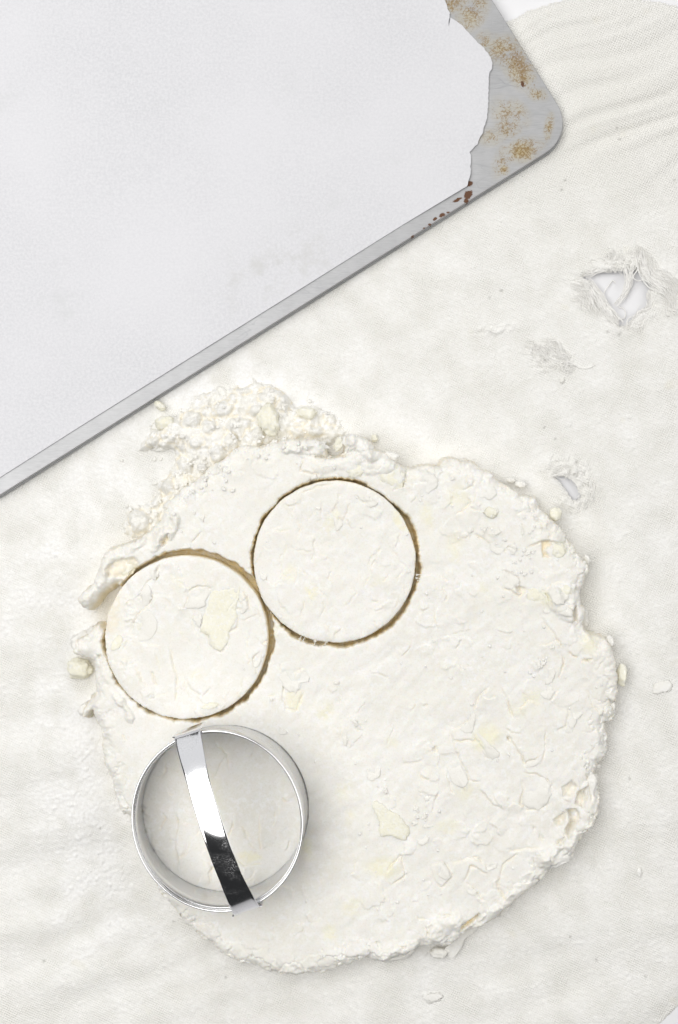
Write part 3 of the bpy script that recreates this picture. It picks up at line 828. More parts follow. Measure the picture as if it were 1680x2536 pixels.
for (bx_, by_, nn) in ((461, 1579, 46), (829, 1391, 46), (556, 2010, 26)):      # hairline cracks and wrinkles on the rounds
    for k in range(nn):
        t_ = rf.uniform(0, 6.283); q_ = 190 * math.sqrt(rf.rand())
        a = rf.uniform(0.9, 2.3); L = rf.uniform(18, 75); p = [(bx_ + q_ * math.cos(t_), by_ + q_ * math.sin(t_))]
        for _ in range(5):
            a += rf.uniform(-0.6, 0.6); p.append((p[-1][0] + L / 5 * math.cos(a), p[-1][1] + L / 5 * math.sin(a)))
        crack(p, rf.uniform(0.00015, 0.00045), rf.uniform(0.0012, 0.0035), rf.uniform(0.0002, 0.0006), 0.00036, rf.choice((-1, 1)), 1.4)
def pit(path_px, depth, width, rawamt=0.18, shelf=0.0035):
    pts = PP(path_px, DZ); pad = width * 2.5
    sl = win(pts[:, 0].min() - pad, pts[:, 1].min() - pad, pts[:, 0].max() + pad, pts[:, 1].max() + pad)
    if len(pts) > 2:
        d = -poly_sdf(DX[sl] + 0.0006 * wx[sl], DY[sl] + 0.0006 * wy[sl], pts)
    else:
        d = np.hypot(DX[sl] + 0.0005 * wx[sl] - pts[0, 0], DY[sl] + 0.0005 * wy[sl] - pts[0, 1]) - width
    m = sstep(0.0005, -0.0009, d)
    H[sl] = H[sl] - depth * m * (0.7 + 0.4 * vnoise(DX[sl] * 300, DY[sl] * 300, 91))
    raw[sl] = np.maximum(raw[sl], rawamt * m)
# torn pockets along the right rim, at the folds and at the left flap
pit(R6((1130, 690), (1190, 690), (1210, 740), (1180, 790), (1140, 850), (1120, 800), (1150, 750)), 0.0060, 0.001)
pit(R6((1190, 590), (1250, 560), (1260, 620), (1225, 680), (1180, 660)), 0.0050, 0.001)
pit(R6((1060, 740), (1110, 700), (1130, 710), (1110, 770), (1070, 775)), 0.0036, 0.001)
pit(R6((1110, 560), (1160, 530), (1190, 560), (1150, 610), (1110, 620)), 0.0030, 0.001)
pit(R6((1240, 490), (1290, 540), (1280, 640), (1250, 560)), 0.0024, 0.001, 0.4)
pit(R6((1080, 850), (1120, 840), (1110, 870), (1070, 880)), 0.0030, 0.001)
pit(R6((540, 1345), (600, 1300), (642, 1265), (648, 1280), (610, 1320), (545, 1365)), 0.0050, 0.001, 0.7)
pit(R6((200, 1440), (245, 1440), (230, 1460)), 0.0040, 0.001)
pit(R6((70, 1425), (95, 1425), (90, 1450)), 0.003, 0.001)
pit(R6((345, 1340), (375, 1320), (370, 1370), (350, 1390)), 0.0035, 0.001)
pit(R6((385, 345), (405, 335), (410, 365), (395, 372)), 0.003, 0.001)
pit(R6((800, 285), (825, 290), (822, 308), (805, 303)), 0.0025, 0.001)
pit(R6((945, 780), (960, 785), (960, 810), (950, 800)), 0.002, 0.001)
pit(R6((985, 820), (1010, 850), (1000, 870), (980, 845)), 0.002, 0.001)
pit(R5((945, 580), (1000, 565), (1010, 600), (960, 640), (1000, 685), (950, 680), (938, 640)), 0.0030, 0.001, 0.6)
pit(R5((790, 840), (860, 870), (830, 905), (800, 890)), 0.0032, 0.001)
pit(R5((1130, 1010), (1165, 960), (1165, 1060), (1140, 1060)), 0.0055, 0.001)
pit(R5((1195, 1285), (1250, 1285), (1220, 1305)), 0.003, 0.001)
pit(R5((965, 890), (985, 900), (1005, 950), (985, 930)), 0.0035, 0.001)
pit(R2((1095, 395), (1160, 398), (1240, 385), (1238, 402), (1160, 410), (1100, 405)), 0.006, 0.001, 0.3)
pit(R2((70, 215), (71, 216), (72, 215)), 0.0, 0.001)
pit(R2((1470, 520), (1495, 480), (1505, 490), (1480, 530), (1440, 545)), 0.003, 0.001)
pit(R3((265, 270), (300, 225), (360, 195), (430, 190), (470, 230), (440, 290), (380, 320), (330, 320), (280, 310)), 0.0026, 0.001, 0.3)
pit(R3((590, 110), (640, 55), (640, 90), (610, 130)), 0.006, 0.001, 0.5)
pit(R3((245, 400), (330, 330), (380, 320), (330, 365), (255, 430)), 0.002, 0.001, 0.3)
pit(R3((205, 780), (240, 780), (230, 805)), 0.003, 0.001)
pit(R3((222, 950), (235, 1000), (228, 960)), 0.003, 0.001)
# rolled-over ridges
def ridge(path_px, h, wdt):
    pts = catmull(PP(path_px, DZ), 3, False); pad = wdt * 3
    sl = win(pts[:, 0].min() - pad, pts[:, 1].min() - pad, pts[:, 0].max() + pad, pts[:, 1].max() + pad)
    X = DX[sl] + 0.0008 * wx[sl]; Y = DY[sl] + 0.0008 * wy[sl]; best = np.full(X.shape, 9.0)
    for i in range(len(pts) - 1):
        ax, ay = pts[i]; bx, by = pts[i + 1]; ex, ey = bx - ax, by - ay
        t = np.clip(((X - ax) * ex + (Y - ay) * ey) / (ex * ex + ey * ey + 1e-16), 0, 1)
        best = np.minimum(best, np.hypot(X - ax - t * ex, Y - ay - t * ey))
    nz = 1 + 0.55 * fbm(DX[sl] * 150, DY[sl] * 150, 95, 3, 0.6)
    best = best + 0.0010 * vnoise(DX[sl] * 210, DY[sl] * 210, 96) + 0.0005 * vnoise(DX[sl] * 520, DY[sl] * 520, 97)
    H[sl] += h * nz * np.clip(1 - np.clip(best / wdt, 0, 9) ** 2, 0, 1) ** 0.6
ridge(R3((130, 460), (220, 360), (240, 260), (270, 180), (350, 130), (470, 90)), 0.0018, 0.0036)
ridge(R3((560, 130), (600, 70), (650, 30), (690, -30)), 0.0020, 0.0024)
ridge(R3((330, 1020), (390, 1090), (420, 1160)), 0.0016, 0.0016)
ridge(R6((1020, 960), (1080, 930), (1150, 890)), 0.0026, 0.0042)
ridge(R6((640, 1370), (700, 1290), (790, 1215), (900, 1120)), 0.0016, 0.0030)
ridge(R6((380, 1400), (420, 1340), (500, 1310)), 0.0020, 0.0044)
ridge(R6((110, 1500), (190, 1470), (270, 1450)), 0.0018, 0.0028)
ridge(R5((1020, 900), (1040, 960), (1110, 1010)), 0.0018, 0.0036)
ridge(R2((980, 350), (1060, 345), (1150, 360)), 0.0028, 0.0040)
ridge(R2((1240, 330), (1300, 350), (1350, 380)), 0.0026, 0.0040)
ridge(R2((1130, 440), (1200, 420), (1290, 430), (1400, 440)), 0.0012, 0.0040)

# butter pressed into the dough: yellow, smooth patches
def butter_patch(px, py, rx, ry, rot, amt, soft=0.45, dz=0.0):
    x, y = P(px, py, DZ); k = S(DZ); R = max(rx, ry) * k * 1.6
    sl = win(x - R, y - R, x + R, y + R)
    if DX[sl].size < 9: return
    X = DX[sl] - x + 0.0013 * wx[sl]; Y = DY[sl] - y + 0.0013 * wy[sl]
    c, s_ = math.cos(rot), math.sin(rot)
    d = np.hypot((X * c + Y * s_) / (rx * k), (-X * s_ + Y * c) / (ry * k))
    butter[sl] = np.maximum(butter[sl], min(1.0, 1.35 * amt) * sstep(1.05, 1.05 - soft, d))
    H[sl] += dz * sstep(1.05, 0.95, d)
for (p, rx, ry, rot, am, so) in (((775, 1462), 24, 20, 0, 0.5, .6), ((716, 1418), 30, 26, 0.5, .3, .9), ((1058, 1280), 26, 48, .2, .4, .8), ((1128, 1355), 28, 46, 0, .35, .8), ((824, 1289), 24, 44, -.6, .35, .7),
                                 ((991, 1292), 12, 40, .5, .5, .6), ((1460, 1595), 26, 32, 0, .4, .7), ((950, 2150), 52, 36, 0, .5, .7), ((1205, 1830), 38, 50, -.6, .5, .6), ((1155, 1960), 40, 26, .5, .35, .9), ((1110, 2050), 44, 24, 0, .3, .8),
                                 ((730, 1730), 26, 30, 0, .45, .4), ((805, 1760), 22, 34, -.7, .45, .7), ((619, 2122), 36, 20, -.3, .5, .6), ((520, 1960), 40, 90, .3, .28, .9), ((760, 2100), 26, 44, .2, .4, .8), ((865, 2030), 20, 30, 0, .3, .8),
                                 ((1320, 1730), 38, 30, .2, .35, .8), ((875, 2250), 40, 30, .6, .35, .8), ((815, 2310), 22, 32, 0, .4, .7), ((1135, 1230), 40, 40, 0, .35, .8), ((1295, 1760), 60, 30, 0, .25, .9), ((850, 1960), 30, 36, 0, .3, .8),
                                 ((1200, 1450), 20, 18, 0, .25, .9), ((1350, 1480), 26, 40, .5, .35, .7), ((690, 1560), 30, 20, 0, .25, .9), ((930, 1440), 30, 26, 0, .22, .9), ((360, 1550), 30, 26, 0, .25, .9), ((490, 1670), 30, 20, 0, .25, .9), ((440, 1440), 24, 30, 0, .22, .9), ((970, 1840), 24, 22, 0, .3, .8)):
    butter_patch(p[0], p[1], rx, ry, rot, am, so)

dough_attrs = lambda: {'butter': butter, 'raw': raw, 'flour': flourd}

# the cuts
C1, C1h = (461, 1579), (466, 1575)
C2, C2h = (829, 1391), (832, 1393)
CUT_C = np.array([-0.0465, -0.1211]); CUT_R = 0.0341
def circ(cpx, r_px, amp, seed):
    x, y = P(cpx[0], cpx[1], DZ); k = S(DZ)
    X, Y = DX - x, DY - y
    th = np.arctan2(Y, X)
    return r_px * k - np.hypot(X, Y) + amp * (vnoise(np.cos(th) * 5 + 3, np.sin(th) * 5, seed) + 0.35 * vnoise(np.cos(th) * 22, np.sin(th) * 22, seed + 1)), th
WALL = 0.00055
def pinch(th, deg, wid, amt):
    return amt * np.exp(-((np.angle(np.exp(1j * (th - math.radians(deg))))) / math.radians(wid)) ** 2)
def cut_to(Hin, d, wall=WALL, floor=0.0):
    """heights kept where d > wall, falling to the floor at d = 0"""
    return floor + (Hin - floor) * sstep(-0.0001, wall, d)
hole1, th1 = circ(C1h, 208.5, 0.0009, 101); hole2, th2 = circ(C2h, 206.5, 0.0008, 103)
hole2 = hole2 - pinch(th2, 57, 15, 0.0012) - pinch(th2, 214, 14, 0.0010)
hole1 = hole1 + pinch(th1, 80, 35, 0.0003)
hole1 = hole1 + 0.00016 * vnoise(DX * 500, DY * 500, 107); hole2 = hole2 + 0.00016 * vnoise(DX * 900, DY * 900, 108)
# outside edge wall (slightly battered) plus the three cuts
slab_d = np.minimum(np.minimum(sd, -hole1), -hole2)
rc = np.hypot(DX - CUT_C[0], DY - CUT_C[1])
slab_d = np.minimum(slab_d, rc - (CUT_R - 0.0006))
near_cut = np.minimum(-hole1, -hole2)
Hs = H - 0.0007 * np.exp(-np.clip(near_cut, 0, 1) / 0.0012)
# the second hole's upper left corner is pinched shut, as is the lower left
Zs = cut_to(Hs, slab_d)
dh = np.maximum(hole1, hole2)                                   # positive inside either hole
vwall = sstep(0.0003, -0.0011, dh + 0.00035 * vnoise(DX * 420, DY * 420, 109))   # crumbly sloping walls of the cuts
Zs = np.where((dh > -0.0016) & (sd > 0.0012) & (rc > CUT_R), np.minimum(Zs, 0.0015 + (Hs - 0.0015) * np.clip(vwall, 0, 1)), Zs)
Zs = np.minimum(Zs, np.where(sd < 0.0012, 0.35 * Hs + 0.65 * Hs * sstep(0.0, 0.0012, sd), Zs))
Zs = np.where(slab_d <= -0.0001, -0.0006, Zs)
fz = 0.0022 + 0.0025 * np.clip(vnoise(DX * 160, DY * 160, 119), 0, 1)
film = (dh > -0.0003) & (dh < 0.0035) & (sd > 0.001)  # dough floor added so the shaded gaps look warm brown, not grey
Zs = np.where(film, np.maximum(Zs, fz), Zs)
raw_s = np.maximum(raw, np.clip(0.72 + 0.5 * vnoise(DX * 330, DY * 330, 118), 0.3, 1) * sstep(0.0012, 0.0004, near_cut))  # cut walls: raw dough colour with some gap shade put into it
dough = empty('biscuit_dough')
tag(dough, 'rolled floury sheet of biscuit dough with ragged edges and two cut circles', 'dough')
link_mesh('dough_slab', grid_mesh('dough_slab', DX, DY, Zs, (Zs > 0.0003), {'butter': butter, 'raw': raw_s, 'flour': flourd}), M_DOUGH, dough)

def round_piece(label, cpx, r_px, dz, tilt, seed, group='cut biscuit rounds'):
    d, th = circ(cpx, r_px, 0.0003, seed)
    x, y = P(cpx[0], cpx[1], DZ); k = S(DZ)
    Hh = np.maximum(H, 0.0128) if seed == 111 else H
    e = np.clip(d / 0.0035, 0, 1)
    Z = Hh + dz + tilt[0] * (DX - x) + tilt[1] * (DY - y) - 0.0013 * (1 - np.sqrt(1 - (1 - e) ** 2))
    Z = cut_to(Z, d)
    Z = np.where(d <= -0.0001, -0.0006, Z)
    sl = win(x - r_px * k - 0.002, y - r_px * k - 0.002, x + r_px * k + 0.002, y + r_px * k + 0.002)
    rw = np.maximum(raw, 0.85 * sstep(0.0009, 0.0001, d))
    o = link_mesh('biscuit_round', grid_mesh('biscuit_round', DX[sl], DY[sl], Z[sl], Z[sl] > 0.0003, {'butter': butter[sl], 'raw': rw[sl], 'flour': flourd[sl]}), M_DOUGH)
    tag(o, label, 'biscuit dough', group)
    return o, Z
# the surface below the first round must not carry the slab's rim fall-off
inner1 = sstep(-0.001, 0.001, circ(C1, 207, 0, 1)[0])
base_full = T + 0.00026 * fbm(u3 * 150, v3 * 300, 66, 3, 0.5)
lowrim = (sd < 0.012)
keepH = H.copy()
H = np.where((inner1 > 0.5) & lowrim, np.maximum(H, base_full - 0.0006 + (H - np.maximum(H - 0.0006, 0)) * 0 + 0.5 * np.clip(H - base_full, -0.0008, 0.0008)), H)
rd1, Z1 = round_piece('left cut biscuit round with a large yellow butter patch, above the metal cutter', C1, 205.5, 0.0002, (0.0, 0.0), 111)
H = keepH
rd2, Z2 = round_piece('cut biscuit round nearest the baking sheet, upper right of the two freed circles', C2, 204, 0.0004, (0.004, 0.0), 113)
dd = CUT_R + 0.0001 - rc
e = np.clip(dd / 0.004, 0, 1)
Z3 = H + 0.0002 - 0.0008 * (1 - np.sqrt(1 - (1 - e) ** 2))
Z3 = np.where(dd <= -0.0001, -0.0006, cut_to(Z3, dd, 0.0004))
sl = win(CUT_C[0] - 0.037, CUT_C[1] - 0.037, CUT_C[0] + 0.037, CUT_C[1] + 0.037)
o = link_mesh('biscuit_round', grid_mesh('biscuit_round', DX[sl], DY[sl], Z3[sl], Z3[sl] > 0.0003, {'butter': butter[sl], 'raw': raw[sl], 'flour': flourd[sl]}), M_DOUGH)
tag(o, 'biscuit round still sitting inside the metal cutter below its handle', 'biscuit dough', 'cut biscuit rounds')
ALLZ = np.maximum(np.maximum(Zs, np.maximum(Z1, Z2)), Z3)
def top_z(x, y):
    i = int(np.clip(round((x - dx[0]) / H0), 0, len(dx) - 1)); j = int(np.clip(round((y - dy[0]) / H0), 0, len(dy) - 1))
    return max(float(ALLZ[j, i]), cloth_z(x, y))

# strands of gluten across the cut
def strand(a, b_, r):
    (ax, ay), (bx, by) = P(*a, DZ), P(*b_, DZ)
    t = np.linspace(0, 1, 9)
    p = np.column_stack([ax + (bx - ax) * t, ay + (by - ay) * t, DZ - 0.0014 - 0.0008 * np.sin(t * math.pi)])
    tubes('dough_strand', [p], r * (0.45 + 1.3 * (2 * t - 1) ** 2), M_CRUMB, dough, 6)
for a, b_, r in ((R9((375, 310))[0], R9((350, 350))[0], .0003), (R9((400, 325))[0], R9((375, 370))[0], .00025), (R9((478, 370))[0], R9((474, 412))[0], .0004), (R9((572, 375))[0], R9((556, 415))[0], .00042),
                 (R5((200, 782))[0], R5((242, 778))[0], .0003), (R5((198, 800))[0], R5((238, 806))[0], .00028), (R5((205, 815))[0], R5((226, 818))[0], .0002)):
    strand(a, b_, r)

# ------------------------------------------------------------------ lumps: butter pieces, crumbs, flakes
_ico = None
def ico():
    global _ico
    if _ico is None:
        bm = bmesh.new(); bmesh.ops.create_icosphere(bm, subdivisions=4, radius=1.0)
        _ico = (np.array([v.co[:] for v in bm.verts]), np.array([[v.index for v in f.verts] for f in bm.faces])); bm.free()
    return _ico
_icl = None
def ico_low():
    global _icl
    if _icl is None:
        bm = bmesh.new(); bmesh.ops.create_icosphere(bm, subdivisions=2, radius=1.0)
        _icl = (np.array([v.co[:] for v in bm.verts]), np.array([[v.index for v in f.verts] for f in bm.faces])); bm.free()
    return _icl
def noise3(V, f, seed):
    return (vnoise(V[:, 0] * f + seed, V[:, 1] * f, seed) + vnoise(V[:, 1] * f, V[:, 2] * f + seed, seed + 5) + vnoise(V[:, 2] * f - seed, V[:, 0] * f, seed + 9)) / 1.7
def lump_verts(rx, ry, rz, rot, seed, rough, low=False):
    V, F = ico_low() if low else ico()
    V = V.copy()
    sq = np.sign(V) * np.abs(V) ** 0.85
    r = 1 + rough * noise3(V, 1.5, seed) + rough * 0.55 * noise3(V, 3.6, seed + 3) + rough * 0.22 * noise3(V, 8.0, seed + 6) + rough * 0.10 * noise3(V, 17.0, seed + 8)
    V = sq * r[:, None]
    V = V * np.array([rx, ry, rz])
    c, s_ = math.cos(rot), math.sin(rot)
    return np.column_stack([V[:, 0] * c - V[:, 1] * s_, V[:, 0] * s_ + V[:, 1] * c, V[:, 2]]), F
def lump(name, px, py, wpx, hpx, rot_deg, thick, mat, parent=None, zref=None, seed=None, rough=0.22, sink=0.25):
    """wpx, hpx: full extents in photo pixels before turning"""
    z_guess = 0.008 if zref is None else zref
    x, y = P(px, py, z_guess); k = S(z_guess)
    z = top_z(x, y) if zref is None else zref
    seed = seed or random.randint(1, 9999)
    V, F = lump_verts(wpx * k / 2, hpx * k / 2, thick / 2, math.radians(rot_deg), seed, rough)
    V = V + np.array([x, y, z + thick * (0.5 - sink)])
    return link_mesh(name, mesh_np(name, V, F), mat, parent)

# crumb pile at the upper left, built as heaped flour and dough crumbs
pile_poly = PP(R2((330, 380), (360, 320), (420, 240), (500, 225), (590, 160), (690, 105), (790, 70), (900, 100), (985, 100), (1005, 175), (1100, 185), (1185, 215), (1215, 290), (1180, 360), (1000, 350), (880, 420), (720, 520),
                  (600, 540), (520, 620), (430, 740), (300, 760), (262, 700), (290, 635), (380, 600), (425, 500), (495, 445), (480, 385)), 0.004)
PX_, PY_ = np.meshgrid(np.arange(pile_poly[:, 0].min() - 0.006, pile_poly[:, 0].max() + 0.006, 0.00040), np.arange(pile_poly[:, 1].min() - 0.006, pile_poly[:, 1].max() + 0.006, 0.00040))
pwx = fbm(PX_ * 110, PY_ * 110, 161, 5, 0.62); pwy = fbm(PX_ * 110 + 20, PY_ * 110, 162, 5, 0.62)
psd = poly_sdf(PX_, PY_, catmull(pile_poly, 2)) + 0.0026 * pwx
inn = sstep(0, 0.0025, psd)
hp = 0.0080 * (1 - np.exp(-np.clip(psd, 0, 1) / 0.0050)) * (0.85 + 0.35 * fbm(PX_ * 45, PY_ * 45, 166, 2))
hp += inn * 0.0016 * (0.45 - np.abs(fbm(PX_ * 120, PY_ * 120, 167, 3, 0.55)))
hp += inn * 0.0007 * (0.4 - np.abs(fbm(PX_ * 330, PY_ * 330, 168, 3, 0.6)))
hp += inn * 0.00025 * fbm(PX_ * 800, PY_ * 800, 165, 2)
praw = np.zeros(hp.shape)
def clump(px, py, wpx, hpx, rot_deg, h, seed):
    """torn, flat-topped scrap of dough sitting in the heap"""
    x, y = P(px, py, 0.006); k = S(0.006); rx, ry = wpx * k / 2, hpx * k / 2
    X = PX_ - x + 0.0011 * pwx + 0.0007 * vnoise(PX_ * 260, PY_ * 260, seed); Y = PY_ - y + 0.0011 * pwy + 0.0007 * vnoise(PX_ * 260 + 7, PY_ * 260, seed + 1)
    a = math.radians(rot_deg); u_ = (X * math.cos(a) + Y * math.sin(a)) / rx; v_ = (-X * math.sin(a) + Y * math.cos(a)) / ry
    d = np.sqrt(u_ ** 2 + v_ ** 2); w = min(rx, ry)
    near = d < 1.6
    prof = np.where(d < 1, sstep(0, 1, np.clip((1 - d) * w / 0.0026, 0, 1) ** 0.7), 0)
    ti = 1 + 0.30 * (u_ * math.cos(seed) + v_ * math.sin(seed))
    moat = np.exp(-((d - 1.04) * w / 0.00045) ** 2)
    hp[near] += (h * prof * ti)[near] - (0.0004 * moat)[near]
    praw[near] = np.maximum(praw[near], (0.28 * moat)[near])
SCRAPS = ((700, 460, 215, 62, 28, .0042), (830, 340, 100, 140, -20, .0036), (680, 385, 76, 98, -20, .0030), (770, 270, 125, 100, 20, .0026), (700, 195, 105, 66, 15, .0022), (560, 240, 95, 80, 10, .0026), (640, 212, 70, 50, -20, .0016),
          (470, 318, 90, 46, -25, .0022), (520, 360, 44, 76, 20, .0022), (535, 440, 52, 100, 8, .0030), (590, 340, 66, 54, 0, .0020), (900, 140, 105, 80, 20, .0026), (962, 170, 76, 90, 10, .0026), (1090, 288, 96, 50, -12, .0026),
          (1020, 300, 70, 52, 0, .0022), (780, 105, 70, 50, 10, .0020), (460, 530, 56, 96, -20, .0028), (412, 595, 50, 70, -10, .0026), (335, 680, 96, 100, 20, .0034), (640, 270, 84, 66, 40, .0022), (850, 210, 70, 56, 0, .0022),
          (730, 340, 66, 76, 30, .0024), (1160, 240, 60, 56, 0, .0020), (400, 330, 70, 50, 30, .0020), (470, 630, 60, 110, -35, .0034), (610, 130, 60, 40, 20, .0014), (740, 150, 56, 40, 30, .0016), (1040, 240, 70, 40, 0, .0018))
for k, (x, y, w_, h_, rot, h) in enumerate(SCRAPS):
    c = R2((x, y))[0]; clump(c[0], c[1], w_ * 0.574, h_ * 0.574, rot, h, 300 + k * 3)
hp = np.where(psd < 0, -0.0008, hp)
pile = link_mesh('crumb_pile', grid_mesh('crumb_pile', PX_, PY_, hp, hp > 0.0, {'butter': np.zeros(hp.shape), 'raw': praw, 'flour': np.ones(hp.shape)}), M_FLAKE, dough)
pile['kind'] = 'stuff'
def q2(x, y): return R2((x, y))[0]
def q3(x, y): return R3((x, y))[0]
def q5(x, y): return R5((x, y))[0]
def q6(x, y): return R6((x, y))[0]
K2, K3, K5, K6 = 0.574, 0.4145, 0.4145, 0.4464
for (x, y, w_, h_, rot, th, z) in ((435, 368, 62, 22, 8, .0022, .0006), (440, 735, 130, 34, 58, .0050, .0095), (1060, 360, 180, 52, 2, .0050, .0110), (1270, 345, 110, 70, -22, .0055, .0105), (1430, 400, 66, 36, -20, .0035, .0100), (610, 448, 40, 30, 0, .0035, .0075), (860, 430, 40, 90, -30, .0040, .0090)):
    c = q2(x, y); lump('dough_crumb', c[0], c[1], w_ * K2, h_ * K2, rot, th, M_CRUMB, dough, z, None, 0.32, 0.42)
# rim clods elsewhere
for (c, w_, h_, rot, th, z) in ((q3(150, 690), 70, 44, 20, .0060, .0010), (q3(215, 640), 40, 34, 0, .006, .002), (q3(140, 1100), 34, 22, 50, .003, .0008), (q5(1190, 1030), 22, 40, 10, .006, .004), (q5(1215, 690), 14, 26, 20, .004, .006),
                                (q6(1090, 950), 66, 34, 27, .0060, .0095), (q6(420, 1380), 56, 40, 20, .006, .010), (q6(190, 1480), 84, 30, 14, .005, .006), (q6(420, 1475), 46, 24, 0, .004, .002), (q6(775, 1245), 34, 14, 38, .0035, .003), (q6(1370, 110), 24, 50, 0, .006, .006),
                                (q6(1260, 540), 30, 60, -10, .005, .010), (q5(820, 240), 26, 20, 0, .004, .003), (q5(760, 215), 24, 14, -10, .003, .002), (q6(1290, 440), 18, 12, 0, .003, .006), (q5(1350, 1180), 20, 34, 10, .006, .006)):
    lump('dough_crumb', c[0], c[1], w_, h_, rot, th, M_CRUMB, dough, z, None, 0.25, 0.3)
# butter pieces stuck in dough or crumbs (parts of the dough)
for (c, w_, h_, rot, th, z) in ((q2(900, 245), 50, 70, 12, .0070, .0070), (q2(1065, 215), 46, 27, -8, .0055, .0040), (q2(1200, 348), 20, 36, -15, .0050, .0095), (q2(1425, 485), 76, 58, -25, .0050, .0125), (q2(1275, 465), 46, 34, 25, .0040, .0135),
                                (q5(1025, 418), 27, 32, 10, .0060, .0060), (q5(1040, 640), 42, 40, 0, .0048, .0120), (q5(1422, 1380), 25, 50, -5, .0060, .0050), (q3(395, 255), 44, 40, 30, .0040, .0105), (q3(120, 855), 60, 46, -8, .0085, .0000),
                                (q2(425, 920), 0.1, 0.1, 0, .0001, .012), (q5(640, 408), 34, 24, -20, .0016, .0150), (q5(905, 910), 54, 40, -20, .0030, .0140), (q6(1190, 830), 16, 20, 0, .003, .009), (q5(1090, 870), 30, 22, -30, .0020, .0148)):
    if w_ < 1: continue
    lump('butter_piece', c[0], c[1], w_, h_, rot, th, M_BUTTER, dough, z, None, 0.22, 0.38)

# thin plaques that lie on the surface, following it
def plaque(name, poly_px, thick, mat, parent, zoff=0.0, seed=1, zpl=DZ, ragged_amp=0.00035, merge=False):
    q = catmull(PP(poly_px, zpl), 4)
    n = len(q); c = q.mean(0)
    s = np.arange(n)
    rad = q - c; L = np.linalg.norm(rad, axis=1)[:, None] + 1e-9
    q = q + rad / L * (ragged_amp * vnoise(s * 0.8, s * 0 + seed, seed))[:, None]
    sc_ = (1.0, 0.985, 0.93, 0.75, 0.5, 0.25)
    zz = (-0.35, 0.55, 0.95, 1.0, 1.0, 1.0)
    a0 = random.uniform(-2.2, 0.6)
    def lift(p):
        if not merge: return 1.0
        a = math.atan2(p[1] - c[1], p[0] - c[0])
        return 0.45 + 0.75 * math.cos(a - a0)
    V = []
    for f, h in zip(sc_, zz):
        for p in q:
            x, y = c + (p - c) * f
            V.append((x, y, top_z(x, y) + zoff + thick * 0.75 * ((h if lift(p) > 0 else 1.0) * lift(p)) - (0.0 if lift(p) > 0 else 0.0003)))
    V.append((c[0], c[1], top_z(*c) + zoff + thick * 0.75 * (0.45 if merge else 1)))
    V = np.array(V)
    # smooth the sampled heights a little so the plaque is a slab, not the dough's own grain
    m = len(sc_)
    zr = V[:-1, 2].reshape(m, n)
    zr[2:] = 0.8 * zr[2:] + 0.2 * (zr[2:].mean())
    V[:-1, 2] = zr.ravel(); 
    V[-1, 2] = zr[-1].mean()
    F = []
    for k in range(m - 1):
        for i in range(n):
            j = (i + 1) % n
            F.append((k * n + i, k * n + j, (k + 1) * n + j)); F.append((k * n + i, (k + 1) * n + j, (k + 1) * n + i))
    for i in range(n):
        F.append(((m - 1) * n + i, (m - 1) * n + (i + 1) % n, m * n))
    F = np.array(F)
    a = V[F[0, 1]] - V[F[0, 0]]; b_ = V[F[0, 2]] - V[F[0, 0]]
    area = 0.5 * sum(q[i - 1, 0] * q[i, 1] - q[i, 0] * q[i - 1, 1] for i in range(n))
    if area < 0: F = F[:, ::-1]
    return link_mesh(name, mesh_np(name, V, F), mat, parent)
plaque('butter_piece', R6((60, 635), (100, 650), (150, 690), (200, 715), (230, 755), (258, 795), (240, 850), (190, 845), (150, 825), (105, 835), (85, 800), (90, 760), (65, 700), (50, 660)), 0.0010, M_BUTTER, dough, 0.0001, 3, DZ, 0.0008)
plaque('butter_patch', R3((905, 400), (990, 388), (1070, 372), (1062, 440), (1050, 500), (1055, 560), (1010, 630), (1005, 690), (950, 755), (890, 720), (880, 660), (835, 640), (850, 560), (872, 500)), 0.0004, M_BUTTER, rd1, 0.0000, 5, DZ, 0.0010)
plaque('butter_patch', R3((315, 690), (345, 660), (368, 680), (360, 720), (335, 745), (300, 745)), 0.0007, M_BUTTER, rd1, 0.0, 6)
plaque('butter_patch', R3((860, 1075), (900, 1060), (940, 1068), (930, 1090), (880, 1100), (840, 1095)), 0.0005, M_BUTTER, rd1, 0.0, 7)
